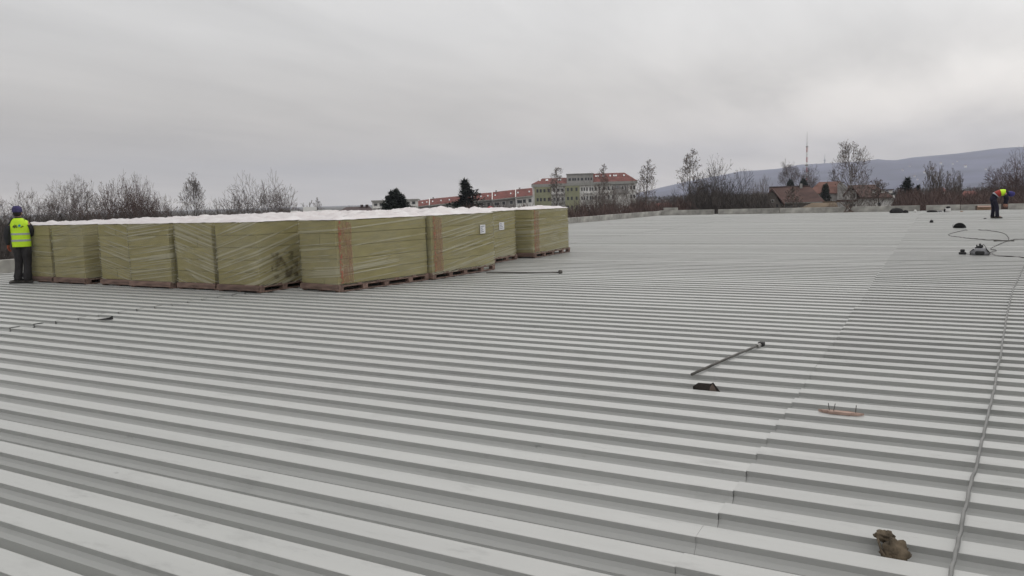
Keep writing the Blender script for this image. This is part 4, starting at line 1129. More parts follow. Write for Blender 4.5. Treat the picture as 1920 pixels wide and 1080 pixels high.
MB().add([(fr.u(1684) - .55, -.8, fr.z(1684, 371)), (fr.u(1692), -.8, fr.z(1692, 377)), (fr.u(1692), 7.9, fr.z(1692, 377)), (fr.u(1684) - .55, 7.9, fr.z(1684, 371)),
          (fr.u(1684) - .55, -.8, fr.z(1684, 373)), (fr.u(1692), -.8, fr.z(1692, 379)), (fr.u(1692), 7.9, fr.z(1692, 379)), (fr.u(1684) - .55, 7.9, fr.z(1684, 373))],
         [(0, 1, 2, 3), (7, 6, 5, 4), (0, 4, 5, 1), (1, 5, 6, 2), (2, 6, 7, 3), (3, 7, 4, 0)]).build('side_roof', M_TILED, bt)
# (i) roofs among the scrub at the right
for (pa, pb, yr, ye, D, lab3, mt) in ((1800, 1836, 358, 369, 150, 'house with a pinkish red roof seen through the scrub', M_TILE),
                                      (1822, 1834, 350, 362, 230, 'small pale house with a red roof, farther up behind the pinkish red roof', M_TILE),
                                      (1836, 1858, 352, 372, 160, 'house with a steep pale verge left of the bending worker', M_TILEB),
                                      (1190, 1240, 386, 392, 170, 'low red roofed house behind the corner of the parapet', M_TILE),
                                      (1225, 1262, 381, 388, 210, 'distant low red roof between the slim tree and the pale-trunked tree', M_TILE),
                                      (1745, 1775, 352, 360, 260, 'far red roofed house hidden among the poplars', M_TILE)):
    fr = Frame((pa + pb) / 2, D); bt = bthing(fr, 'tiled_house', lab3)
    u0, u1 = fr.u(pa), fr.u(pb); ze = fr.z((pa + pb) / 2, ye); zr = fr.z((pa + pb) / 2, yr)
    MB().box(u0 + .3, u1 - .3, .4, 6.6, 0, ze - .15).build('wall', M_WHITE, bt)
    if pb - pa > 22: roof_u(u0, u1, 0, 7, ze, zr, hl=.6, hr=.6).build('roof', mt, bt)
    else: roof_v(u0, u1, -.2, 7, ze, zr).build('roof', mt, bt)
# low buildings far left
fr = Frame(-20, 140); bt = bthing(fr, 'low_building', 'long low grey building beyond the trees at the far left', 'building')
w = MB().box(fr.u(-160), fr.u(30), 0, 9, 0, fr.z(0, 425)).build('wall', M_GREYW, bt)
MB().box(fr.u(-162), fr.u(32), -.4, 9.4, fr.z(0, 425) + .002, fr.z(0, 421)).build('flat_roof', M_TILED, bt)
# hillside houses
rgh = random.Random(81)
hh0 = None
for i, (px, f) in enumerate([(1693, .50), (1716, .36), (1722, .30), (1734, .42), (1765, .58), (1787, .55), (1795, .60), (1706, .56), (1745, .47), (1812, .48), (1850, .40), (1600, .45)]):
    p = hill_z(px, f)
    if hh0 is None:
        hh0 = thing('hillside_house', 'tiny white house far off on the wooded hillside', 'house', p, 0, 'tiny houses on the hillside')
        MB().box(-7, 7, 0, 9, -6, 7).build('wall', M_WHITE, hh0)
        roof_u(-7.5, 7.5, -.5, 9.5, 7.2, 11).build('roof', M_TILE, hh0)
        o = hh0
    else: o = copy_tree(hh0); o.location = p
    o.rotation_euler = (0, 0, -math.atan2(p.x, p.y) + rgh.uniform(-.5, .5)); s = rgh.uniform(.3, .6); o.scale = (s, s, s)
# far wood at the foot of the hill
rgf = random.Random(91); m = MB()
for _ in range(1500):
    px = rgf.uniform(1150, 2100); D = rgf.uniform(420, 1500); p = at(px, hor(px), D)
    h = rgf.uniform(5, 8.5) + D * .002; r_ = h * rgf.uniform(.3, .55)
    c = Vector((p.x, p.y, GZ + h * .5))
    for q in range(14):
        a = rgf.uniform(0, 6.28); d = Vector((math.cos(a) * r_ * rgf.uniform(.3, 1), math.sin(a) * r_ * rgf.uniform(.3, 1), rgf.uniform(-.2, .5) * h))
        s = rgf.uniform(.5, 1.3); u = rand_perp(rgf, Vector((0, 0, 1))) * s; w = rand_perp(rgf, u.normalized()) * s
        m.add([c + d - u, c + d + u, c + d + w * 1.4], [(0, 1, 2)])
o = m.build('far_wood', M_TWIGD); tag(o, 'far grey wood at the foot of the hill', 'wood', kind='stuff')

# ---------------------------------------------------------------- masts
top = at(1513.5, 247, 520); b0 = Vector((top.x, top.y, GZ))
t = thing('lattice_mast', 'tall red and white lattice radio mast behind the brown gabled house', 'mast', b0, .3)
Hm = top.z - GZ; Hs = Hm * .80
nseg = 12
for i in range(nseg):
    za, zb = Hs * i / nseg, Hs * (i + 1) / nseg - .05; m = MB(); r_ = .52
    cs = [(r_ * math.cos(a), r_ * math.sin(a)) for a in (0, 2.094, 4.189)]
    for k in range(3):
        c = cs[k]; d = cs[(k + 1) % 3]
        m.tube([(*c, za), (*c, zb)], .085, 4)
        zz = za; nb = 3
        for q in range(nb):
            z1 = za + (zb - za) * q / nb; z2 = za + (zb - za) * (q + 1) / nb
            m.tube([(*c, z1), (*d, z2)], .045, 3); m.tube([(*d, z1), (*c, z2)], .045, 3); m.tube([(*c, z1 + .02), (*d, z1 + .02)], .045, 3)
    m.build('mast_section', M_REDP if i % 2 else M_WPAINT, t)
MB().tube([(0, 0, Hs - .5), (0, 0, Hm * .88), (0, 0, Hm)], [.16, .12, .05], 6).build('aerial', M_STEEL, t)
MB().rings([((0, 0, Hs - .03), (.8, 0, 0), (0, .8, 0)), ((0, 0, Hs + .6), (.6, 0, 0), (0, .6, 0))], 8).build('head_frame', M_STEEL, t)
MB().rings([((0, 0, Hm * .55), (.95, 0, 0), (0, .95, 0)), ((0, 0, Hm * .57), (.95, 0, 0), (0, .95, 0))], 8).build('ring_platform', M_STEEL, t)
tp = at(1546.5, 290, RIDGE_D); zb = at(1546.5, 306.5, RIDGE_D).z - 4
t = thing('broadcast_tower', 'tiny broadcast tower with a pod standing on the hill ridge', 'tower', (tp.x, tp.y, zb))
Ht = tp.z - zb
MB().rings([((0, 0, -6), (4, 0, 0), (0, 4, 0)), ((0, 0, Ht * .30), (3.0, 0, 0), (0, 3.0, 0))], 10).build('shaft', M_GREYW, t)
MB().rings([((0, 0, Ht * .301), (3.2, 0, 0), (0, 3.2, 0)), ((0, 0, Ht * .36), (6.0, 0, 0), (0, 6.0, 0)), ((0, 0, Ht * .46), (6.0, 0, 0), (0, 6.0, 0)), ((0, 0, Ht * .50), (2.2, 0, 0), (0, 2.2, 0))], 10).build('pod', M_GREYW, t)
MB().rings([((0, 0, Ht * .501), (2.0, 0, 0), (0, 2.0, 0)), ((0, 0, Ht), (.7, 0, 0), (0, .7, 0))], 8).build('spire', M_STEEL, t)

# ---------------------------------------------------------------- people
def skin_mesh(name, nodes, edges, m, root):
    """nodes: id -> (pos, rx, ry); one continuous skin surface"""
    ids = list(nodes); idx = {k: i for i, k in enumerate(ids)}
    me = bpy.data.meshes.new(name); me.from_pydata([nodes[k][0] for k in ids], [(idx[a], idx[b_]) for a, b_ in edges], [])
    o = bpy.data.objects.new(name, me); COL.objects.link(o)
    md = o.modifiers.new('skin', 'SKIN'); o.modifiers.new('sub', 'SUBSURF').levels = 2
    sv = me.skin_vertices[0].data
    for k in ids:
        sv[idx[k]].radius = (nodes[k][1], nodes[k][2]); sv[idx[k]].use_root = (k == root)
    md.use_smooth_shade = True
    dg = bpy.context.evaluated_depsgraph_get()
    out = bpy.data.meshes.new_from_object(o.evaluated_get(dg))
    bpy.data.objects.remove(o); bpy.data.meshes.remove(me)
    out.materials.clear(); out.materials.append(m); out.name = name
    out.polygons.foreach_set('use_smooth', [True] * len(out.polygons))
    return out
def fingers_mb(mbk, wrist, d, across, palm_n, curl=.5, s=1.0):
    """palm and five separate, unequal, bent fingers joined on at the wrist"""
    wrist = Vector(wrist); d = Vector(d).normalized(); ac = Vector(across).normalized(); pn = Vector(palm_n).normalized()
    pe = wrist + d * .09 * s
    mbk.rings([(wrist - d * .02, ac * .028 * s, pn * .020 * s), (wrist + d * .04 * s, ac * .040 * s, pn * .017 * s), (pe, ac * .042 * s, pn * .014 * s)], 10)
    for k, ln in enumerate((.072, .082, .077, .060)):
        b = pe + ac * (-.030 + .020 * k) * s - d * .006; p = [b]; dd = d.copy()
        for q in range(3):
            dd = (dd * math.cos(curl * .7) + pn * math.sin(curl * .7)).normalized(); p.append(p[-1] + dd * ln * s / 3)
        mbk.tube(p, [.0095 * s, .009 * s, .008 * s, .0065 * s], 6)
    b = wrist + d * .025 * s - ac * .034 * s
    td = (d * .75 - ac * .6 + pn * .25).normalized()
    mbk.tube([b, b + td * .035 * s, b + (td * .5 + d * .5).normalized() * .065 * s], [.012 * s, .010 * s, .007 * s], 6)
def join_into(me, mbk, m):
    bm = bmesh.new(); bm.from_mesh(me)
    o = len(me.materials); me.materials.append(m)
    vs = [bm.verts.new(v) for v in mbk.v]
    for f in mbk.f:
        fc = bm.faces.new([vs[i] for i in f]); fc.material_index = o; fc.smooth = True
    bm.to_mesh(me); bm.free()
def limb(pts, rad, n=10, m=None, fl=1.0):
    mb_ = MB(); mb_.tube(pts, rad, n); return mb_
def ring_z(c, rx, ry, rot=0.0):
    return (c, (rx * math.cos(rot), rx * math.sin(rot), 0), (-ry * math.sin(rot), ry * math.cos(rot), 0))
def head_mb(c, fwd, up, skin=True):
    """face details: nose, ears, eyes, mouth on the head centre c"""
    c = Vector(c); f = Vector(fwd).normalized(); u = Vector(up).normalized(); s = f.cross(u)
    m = MB(); 
    m.rings([(c + f * .085 + u * .022, s * .008, f * .006), (c + f * .110 - u * .008, s * .014, f * .012), (c + f * .098 - u * .022, s * .014, f * .010)], 6)
    for k in (-1, 1): m.ell(c + s * (.078 * k) - f * .005, .010, .022, .032, 8, 6)
    e = MB()
    for k in (-1, 1): e.ell(c + s * (.031 * k) + f * .084 + u * .02, .012, .010, .007, 8, 5)
    e.ell(c + f * .088 - u * .052, .024, .010, .006, 8, 5)
    return m, e

# standing worker, back to the camera
p0 = gnd(48, 531, 0.0)
yaw = -math.atan2(p0.x, p0.y) - R(16)
t = thing('person', 'worker in yellow hi-vis vest and blue knit cap, back turned, beside the wrapped stacks', 'person', (p0.x, p0.y, 0.004), yaw)
N = {'pel': ((0, 0, .92), .13, .10), 'sp': ((0, .0, 1.10), .13, .095), 'ch': ((-.005, .0, 1.32), .15, .10), 'nb': ((-.02, .0, 1.46), .07, .065),
     'nk': ((-.03, .015, 1.52), .052, .052), 'hd': ((-.035, .03, 1.60), .075, .088), 'ht': ((-.035, .03, 1.675), .065, .075),
     'sl': ((-.17, 0, 1.42), .055, .055), 'el': ((-.275, -.03, 1.14), .042, .042), 'wl': ((-.285, .05, .92), .030, .026),
     'sr': ((.15, 0, 1.42), .055, .055), 'er': ((.215, .05, 1.15), .042, .042), 'wr': ((.15, .26, 1.08), .030, .026),
     'hl': ((-.085, 0, .86), .085, .085), 'kl': ((-.105, .05, .48), .058, .058), 'al': ((-.135, .01, .10), .042, .042), 'tl': ((-.26, .03, .05), .036, .03),
     'hr': ((.085, 0, .86), .085, .085), 'kr': ((.075, .02, .48), .058, .058), 'ar': ((.055, -.02, .10), .042, .042), 'tr': ((-.05, .02, .05), .036, .03)}
Ed = [('pel', 'sp'), ('sp', 'ch'), ('ch', 'nb'), ('nb', 'nk'), ('nk', 'hd'), ('hd', 'ht'), ('ch', 'sl'), ('sl', 'el'), ('el', 'wl'), ('ch', 'sr'), ('sr', 'er'), ('er', 'wr'),
      ('pel', 'hl'), ('hl', 'kl'), ('kl', 'al'), ('al', 'tl'), ('pel', 'hr'), ('hr', 'kr'), ('kr', 'ar'), ('ar', 'tr')]
body = skin_mesh('body', N, Ed, M_SKIN, 'pel')
hm = MB(); fingers_mb(hm, (-.287, .055, .905), (-.05, .12, -1), (.2, 1, .1), (1, -.1, 0), .45, 1.1)
join_into(body, hm, M_GLOVE)
hm = MB(); fingers_mb(hm, (.145, .27, 1.08), (-.6, .7, .1), (0, 0, 1), (-1, -.4, 0), .5); 
a_, e_ = head_mb((-.035, .03, 1.61), (-.35, .93, 0), (0, 0, 1)); 
hm.v += []; join_into(body, hm, M_SKIN); join_into(body, a_, M_SKIN); join_into(body, e_, M_HAIR)
link('body', body, t)
# trousers: hips then two legs, bunched at the ankle
tr = MB()
tr.rings([ring_z((0, 0, .80), .165, .125), ring_z((0, 0, .88), .178, .135), ring_z((0, 0, .96), .172, .13), ring_z((0, 0, 1.02), .165, .122)], 16)
def leg(pts, rad):
    tr.rings([ring_z(p, r * 1.08, r * 1.10) for p, r in zip(pts, rad)], 12)
leg([(-.085, 0, .86), (-.090, .02, .70), (-.104, .045, .50), (-.118, .04, .36), (-.128, .02, .24), (-.135, .008, .17), (-.137, .0, .12), (-.137, .0, .075)], [.098, .096, .080, .076, .080, .092, .080, .088])
leg([(.085, 0, .86), (.082, .01, .70), (.076, .025, .50), (.068, .015, .36), (.060, -.002, .24), (.058, -.015, .17), (.056, -.02, .12), (.056, -.02, .075)], [.098, .097, .082, .078, .082, .096, .083, .092])
tr.build('trousers', M_TROUS, t, True)
jk = MB()
jk.rings([ring_z((0, 0, .90), .185, .14), ring_z((0, 0, .96), .188, .142), ring_z((-.003, 0, 1.12), .178, .132), ring_z((-.006, 0, 1.30), .192, .132), ring_z((-.012, 0, 1.40), .190, .118), ring_z((-.018, 0, 1.455), .12, .09), ring_z((-.026, .008, 1.50), .070, .068), ring_z((-.03, .014, 1.535), .072, .070)], 18)
jk.build('jacket', M_JACKET, t, True)
sl = MB()
sl.rings([((-.155, 0, 1.42), (.0, .085, 0), (.02, 0, .09)), ((-.215, -.005, 1.34), (.082, 0, .01), (0, .085, 0)), ((-.258, -.022, 1.22), (.074, 0, 0), (0, .076, 0)), ((-.276, -.028, 1.12), (.072, 0, 0), (0, .072, .01)), ((-.284, .005, 1.02), (.062, 0, 0), (0, .062, .015)), ((-.287, .038, .935), (.050, 0, 0), (0, .050, .012)), ((-.287, .048, .905), (.046, 0, 0), (0, .045, .012))], 12)
sl.build('sleeve', M_JACKET, t, True)
sl = MB()
sl.rings([((.135, 0, 1.42), (.0, .075, 0), (-.02, 0, .085)), ((.185, .005, 1.34), (.07, 0, -.01), (0, .078, 0)), ((.212, .03, 1.22), (.062, 0, 0), (0, .068, 0)), ((.218, .06, 1.14), (.056, .02, 0), (0, .05, .04)), ((.185, .16, 1.10), (.05, .02, 0), (0, .01, .05)), ((.152, .25, 1.08), (.04, .02, 0), (0, .005, .042))], 12)
sl.build('sleeve', M_JACKET, t, True)
vs_ = MB()
vest_rings = [ring_z((0, 0, .845), .192, .150), ring_z((0, 0, .93), .196, .152), ring_z((-.002, 0, 1.08), .190, .146), ring_z((-.005, 0, 1.22), .198, .146), ring_z((-.008, 0, 1.34), .200, .142), ring_z((-.012, 0, 1.425), .190, .120), ring_z((-.018, 0, 1.475), .125, .092), ring_z((-.023, .004, 1.50), .082, .078)]
vs_.rings(vest_rings, 20, cap=False)
vest = vs_.build('vest', M_HIVIS, t, True)
def band(z0, z1, g=.004):
    def rad(z):
        for (c0, a0, b0_), (c1, a1, b1_) in zip(vest_rings, vest_rings[1:]):
            if c0[2] <= z <= c1[2]:
                f = (z - c0[2]) / (c1[2] - c0[2]); return a0[0] + (a1[0] - a0[0]) * f + g, b0_[1] + (b1_[1] - b0_[1]) * f + g
    r0, r1 = rad(z0), rad(z1)
    MB().rings([ring_z((-.003, 0, z0), *r0), ring_z((-.003, 0, z1), *r1)], 20, cap=False).build('reflective_band', M_REFL, vest)
band(.968, 1.012); band(1.118, 1.160)
# print on the back: scattered dark strokes and a blue roof-like mark
def back_y(x, z):
    ry = .146 + .004; rx = .205
    return -math.sqrt(max(.05, 1 - (x / rx) ** 2)) * ry - .003
pr = MB(); rgp = random.Random(5)
for (cx, cz) in [(-.085, 1.325), (-.055, 1.31), (-.025, 1.30), (-.06, 1.345), (-.10, 1.305), (-.035, 1.335), (.075, 1.30), (.095, 1.31), (.06, 1.29), (-.075, 1.29)]:
    w_, h_ = rgp.uniform(.012, .022), rgp.uniform(.010, .022)
    pr.add([(cx - w_, back_y(cx - w_, cz), cz), (cx, back_y(cx, cz), cz - h_), (cx + w_, back_y(cx + w_, cz), cz + .004), (cx - .002, back_y(cx, cz), cz + h_)], [(0, 1, 2, 3)])
pr.build('back_print', M_PRINTD, vest)
pb_ = MB()
pb_.add([(-.005, back_y(0, 1.33) - .001, 1.325), (.015, back_y(.015, 1.33) - .001, 1.315), (.065, back_y(.065, 1.33) - .001, 1.33), (.035, back_y(.035, 1.36) - .001, 1.365)], [(0, 1, 2, 3)])
pb_.add([(.01, back_y(0, 1.33) - .002, 1.30), (.05, back_y(.05, 1.33) - .002, 1.305), (.048, back_y(.05, 1.33) - .002, 1.324), (.012, back_y(.015, 1.33) - .002, 1.318)], [(0, 1, 2, 3)])
pb_.build('back_print', M_PRINTB, vest)
hr_ = MB(); hr_.rings([ring_z((-.035, .015, 1.545), .060, .062), ring_z((-.035, .012, 1.59), .083, .088), ring_z((-.035, .012, 1.645), .088, .096), ring_z((-.035, .015, 1.66), .08, .09)], 14); hr_.build('hair', M_HAIR, t, True)
cp = MB()
cp.rings([ring_z((-.035, .022, 1.635), .097, .108), ring_z((-.035, .022, 1.655), .103, .114), ring_z((-.035, .022, 1.70), .103, .113), ring_z((-.035, .022, 1.745), .092, .100), ring_z((-.035, .02, 1.775), .064, .070), ring_z((-.035, .02, 1.787), .02, .02)], 18)
cp.build('knit_cap', M_CAP, t, True)
def shoe(x, y, rz, parent, name='shoe'):
    m = MB()
    m.rings([((0, -.09, .045), (.036, 0, 0), (0, .0, .044)), ((0, -.03, .060), (.047, 0, 0), (0, 0, .060)), ((0, .06, .052), (.051, 0, 0), (0, 0, .050)), ((0, .14, .038), (.049, 0, 0), (0, 0, .036)), ((0, .19, .03), (.03, 0, 0), (0, 0, .026))], 12)
    o = m.build(name, M_SHOE, parent, True, loc=(x, y, 0), rz=rz)
    MB().rings([ring_z((0, .045, .0), .052, .155, 0), ring_z((0, .045, .016), .054, .158, 0)], 14).build('sole', M_BLACK, o)
shoe(-.150, .015, R(80), t); shoe(.058, -.01, R(72), t)

# bending worker, seen from the side
p0 = gnd(1866, 409.5, 0.0)
yaw = -math.atan2(p0.x, p0.y) - R(82)
SC = 1.10
t = thing('person', 'worker in navy workwear and blue hood bending forward at the far right', 'person', (p0.x, p0.y, 0.004), yaw)
t.scale = (SC, SC, SC)
N = {'pel': ((0, -.10, .95), .12, .11), 'sp': ((0, .08, 1.12), .12, .10), 'ch': ((0, .26, 1.18), .14, .105), 'nb': ((0, .42, 1.15), .07, .065),
     'nk': ((0, .49, 1.12), .052, .052), 'hd': ((0, .575, 1.09), .075, .085), 'ht': ((0, .65, 1.07), .065, .075),
     'sl': ((-.17, .36, 1.13), .055, .055), 'el': ((-.19, .40, .87), .042, .042), 'wl': ((-.15, .36, .66), .030, .026),
     'sr': ((.17, .36, 1.13), .055, .055), 'er': ((.19, .42, .87), .042, .042), 'wr': ((.14, .40, .66), .030, .026),
     'hl': ((-.09, -.10, .88), .085, .09), 'kl': ((-.10, -.07, .48), .058, .058), 'al': ((-.10, -.10, .10), .042, .042), 'tl': ((-.10, .04, .05), .042, .03),
     'hr': ((.09, -.10, .88), .085, .09), 'kr': ((.10, .05, .48), .058, .058), 'ar': ((.10, .06, .10), .042, .042), 'tr': ((.10, .22, .05), .042, .03)}
body = skin_mesh('body', N, Ed, M_SKIN, 'pel')
for w_, s_ in (((-.148, .358, .645), -1), ((.138, .40, .645), 1)):
    hm = MB(); fingers_mb(hm, w_, (0, .1, -1), (0, 1, .1), (-s_, 0, 0), .6); join_into(body, hm, M_SKIN)
a_, e_ = head_mb((0, .59, 1.085), (0, .35, -.93), (0, .93, .35)); join_into(body, a_, M_SKIN); join_into(body, e_, M_HAIR)
link('body', body, t)
tr = MB()
tr.rings([((0, -.10, .78), (.165, 0, 0), (0, .13, 0)), ((0, -.11, .88), (.18, 0, 0), (0, .15, .0)), ((0, -.09, .98), (.178, 0, 0), (0, .135, -.05)), ((0, -.01, 1.06), (.168, 0, 0), (0, .10, -.09))], 16)
def leg2(pts, rad): tr.rings([ring_z(p, r, r * 1.05) for p, r in zip(pts, rad)], 12)
leg2([(-.09, -.10, .86), (-.095, -.09, .68), (-.10, -.075, .48), (-.10, -.09, .28), (-.10, -.10, .12), (-.10, -.10, .075)], [.105, .098, .080, .074, .080, .085])
leg2([(.09, -.09, .86), (.095, -.02, .68), (.10, .04, .48), (.10, .05, .28), (.10, .06, .12), (.10, .06, .075)], [.105, .100, .082, .076, .082, .086])
tr.build('trousers', M_NAVY, t, True)
def tor(c, rx, ry, ang):   # ring across a spine leaning forward by ang from vertical
    return (c, (rx, 0, 0), (0, ry * math.cos(ang), -ry * math.sin(ang)))
jk = MB(); jk.rings([tor((0, -.08, 1.0), .182, .14, R(35)), tor((0, .03, 1.10), .180, .138, R(55)), tor((0, .15, 1.155), .188, .135, R(75)), tor((0, .28, 1.165), .195, .13, R(90)), tor((0, .38, 1.15), .16, .11, R(98)), tor((0, .46, 1.13), .08, .075, R(105)), tor((0, .50, 1.115), .075, .07, R(108))], 18)
jk.build('jacket', M_NAVY, t, True)
for s_, (sx, ex, wx, ey, wy) in ((-1, (-.17, -.19, -.15, .40, .36)), (1, (.17, .19, .14, .42, .40))):
    m = MB(); m.rings([((sx * .85, .34, 1.15), (0, .08, .02), (.02, 0, .08)), ((sx * 1.05, .36, 1.06), (.065, 0, 0), (0, .075, 0)), ((ex, ey - .01, .93), (.06, 0, 0), (0, .066, 0)), ((ex, ey, .86), (.055, 0, 0), (0, .06, 0)), ((wx, wy, .70), (.043, 0, 0), (0, .045, 0)), ((wx, wy, .655), (.04, 0, 0), (0, .042, 0))], 12)
    m.build('sleeve', M_NAVY, t, True)
vr = [tor((0, .00, 1.085), .190, .150, R(50)), tor((0, .08, 1.135), .194, .150, R(64)), tor((0, .165, 1.165), .200, .150, R(78))]
MB().rings(vr, 20, cap=False).build('vest', M_HIRED, t, True)
vr = [tor((0, .1655, 1.166), .2005, .1505, R(78)), tor((0, .27, 1.178), .208, .148, R(90)), tor((0, .345, 1.172), .200, .138, R(95))]
MB().rings(vr, 20, cap=False).build('vest_yoke', M_HIVIS, t, True)
vr = [tor((0, -.035, 1.055), .186, .150, R(42)), tor((0, -.002, 1.083), .191, .153, R(49))]
MB().rings(vr, 20, cap=False).build('reflective_band', M_REFL, t, True)
hd = MB(); hd.rings([tor((0, .47, 1.135), .095, .095, R(105)), tor((0, .54, 1.115), .112, .12, R(108)), tor((0, .62, 1.09), .115, .122, R(110)), tor((0, .69, 1.07), .09, .10, R(112)), tor((0, .725, 1.06), .03, .03, R(112))], 16, cap=True)
hd.build('hood', M_BLUE, t, True)
shoe(-.10, -.08, 0, t); shoe(.10, .08, 0, t)

# ---------------------------------------------------------------- things lying on the deck
def cable(name, label, pix, r, m, z=.013, n=5, group=None, sub=9):
    pts = [gnd(x, y, z) for x, y in pix]; out = []
    for i in range(len(pts) - 1):
        a = pts[max(i - 1, 0)]; b_ = pts[i]; c = pts[i + 1]; d = pts[min(i + 2, len(pts) - 1)]
        for k in range(sub):
            q = k / sub
            out.append(.5 * ((2 * b_) + (c - a) * q + (2 * a - 5 * b_ + 4 * c - d) * q * q + (3 * b_ - a - 3 * c + d) * q ** 3))
    out.append(pts[-1])
    for p in out:
        ph = abs(((p.y - FLANGE0) / PITCH + .5) % 1.0 - .5) * PITCH
        p.z = z + .003 * mnoise.noise(p * 3) - (.010 * math.sin(math.pi * min(1, (ph - .07) / .19)) if ph > .07 else 0)
        p.x += .006 * mnoise.noise(p * 2.3) + .004 * mnoise.noise(p * 9)
    o = MB().tube(out, r, n).build(name, m, None, True)
    return tag(o, label, 'cable', group)
GC = 'cables lying on the deck'
start = [(1770, 1150), (1782.5, 1080)]
cable('steel_cable', 'long grey cable laid straight across the ribs near the right edge', start + [(1788, 1056), (1795, 1024), (1801, 996), (1808, 962), (1814.5, 932), (1821.5, 900), (1828, 880), (1837, 842), (1845, 807), (1854, 772), (1860, 747), (1865, 723), (1869, 700), (1873.6, 674), (1884.7, 610.6), (1891.7, 571.7), (1900, 541), (1911, 519), (1920, 499), (1932, 480), (1950, 462)], .0095, M_CABLE, group=GC)
cable('extension_cable', 'dark cable thrown in a wide open loop beyond the tool bag', [(1813.8, 431.4), (1808.7, 431.2), (1795.5, 434.4), (1785.3, 437), (1778.7, 439.5), (1783.2, 442.4), (1800.5, 444.6), (1817.9, 446.7), (1833, 447.9), (1847.4, 449.2), (1865.7, 449.9), (1880, 450.5), (1890, 451), (1891, 449), (1890.7, 445), (1886, 439.5), (1876, 435.5), (1861.6, 433), (1849.4, 431.4), (1835, 430.9)], .012, M_CABLED, group=GC)
cable('extension_cable', 'dark cable running from the right edge and zigzagging down to the tool bag', [(1945, 447.5), (1921.7, 448), (1902, 448.9), (1890, 451.5), (1877, 456.3), (1864.7, 462), (1857.6, 466), (1861.6, 468.2), (1867.8, 469), (1865.7, 471.6), (1856.5, 472.6), (1850, 472.3)], .012, M_CABLED, group=GC)
cable('extension_cable', 'dark cable leading from the tool bag to the right edge, nearest one', [(1845, 468), (1850.4, 471), (1859.6, 475), (1867.8, 479), (1882, 480), (1902, 480.8), (1914.6, 482), (1930, 484.5), (1950, 489)], .012, M_CABLED, group=GC)
p = gnd(1866, 451)
tag(MB().tube([gnd(1864, 451, .03), gnd(1870, 451.2, .03), gnd(1902, 451.6, .03)], [.03, .018, .014], 6).build('pipe_offcut', M_POLE), 'short dark bar lying across the looped cable', 'bar')

# long handled tools
def pole(label, a, b_, z, head, r=.014):
    A = gnd(*a, z); B = gnd(*b_, z); d = (B - A); L = d.length
    t = thing('long_handled_tool', label, 'tool', A, math.atan2(d.y, d.x), 'long handled tools on the deck')
    MB().tube([(0, 0, 0), (L * .5, .012, 0), (L, 0, 0)], r, 8).build('handle', M_POLE, t, True)
    head(t, L)
def head1(t, L):
    MB().cbox(L - .02, L + .045, -.035, .025, -.020, .028, .008).build('head', M_BLACK, t)
    MB().tube([(L - .10, 0, 0), (L - .02, 0, 0)], .020, 8).build('ferrule', M_STEEL, t)
def head2(t, L):
    MB().ell((L + .03, 0, .015), .05, .05, .045, 10, 8).build('head', M_POLE, t, True)
pole('dark long-handled tool lying aslant across ribs in the middle foreground', (1297, 702), (1426, 646), .024, head1, .013)
pole('thin rod with a round knob lying along the deck right of the wrapped stacks', (912, 511.5), (1048, 511), .020, head2, .014)

# folded dark scrap in a groove
p = gnd(1324, 735, -.02); q = (gnd(1345, 738) - gnd(1302, 731)); 
t = thing('roofing_scrap', 'folded dark brown scrap of roofing felt standing in a groove below the long tool', 'scrap', (p.x, p.y + .02, -.06), 0)
MB().add([(-.11, .0, .0), (.11, -.01, .0), (.125, .0, .030), (.050, .015, .118), (.020, .02, .098), (-.075, .015, .104), (-.118, .0, .072), (-.11, .05, 0), (.11, .05, 0), (.050, .045, .100), (-.08, .045, .092)],
         [(0, 1, 2, 3, 4, 5, 6), (1, 8, 2), (2, 8, 9, 3), (3, 9, 10, 5, 4), (5, 10, 7, 6), (6, 7, 0), (7, 10, 9, 8), (0, 7, 8, 1)]).build('felt_sheet', mat('dark roofing felt', (0.034, 0.028, 0.025), 0.95, 0.3, 8, 0.4, 20), t)
MB().add([(.02, -.004, .035), (.10, -.014, .03), (.045, .010, .108), (.015, .012, .06)], [(0, 1, 2, 3)]).build('folded_flap', M_SCRAPB, t)

# board with nails
p = gnd(1577, 778, 0); 
t = thing('nailed_board', 'split pinkish board offcut with three upright nails', 'board', (p.x, p.y, .008), R(2))
MB().add([(-.155, .020, .0), (-.115, -.012, 0), (-.085, -.012, 0), (-.083, -.030, 0), (.06, -.032, 0), (.062, -.024, 0), (.105, -.022, 0), (.150, .012, 0), (.06, .016, 0), (-.07, .020, 0),
          (-.155, .020, .016), (-.115, -.012, .02), (-.085, -.012, .02), (-.083, -.030, .02), (.06, -.032, .02), (.062, -.024, .02), (.105, -.022, .02), (.150, .012, .014), (.06, .016, .02), (-.07, .020, .02)],
         [tuple(range(9, -1, -1)), tuple(range(10, 20))] + [(i, (i + 1) % 10, 10 + (i + 1) % 10, 10 + i) for i in range(10)]).build('wood_piece', M_BOARD, t)
for (x, y, lx) in ((-.078, -.004, -.008), (-.050, -.002, .010), (.095, .0, .004)):
    nl = MB().tube([(x, y, .018), (x + lx, y, .072)], .0028, 6).build('nail', M_POLE, t)

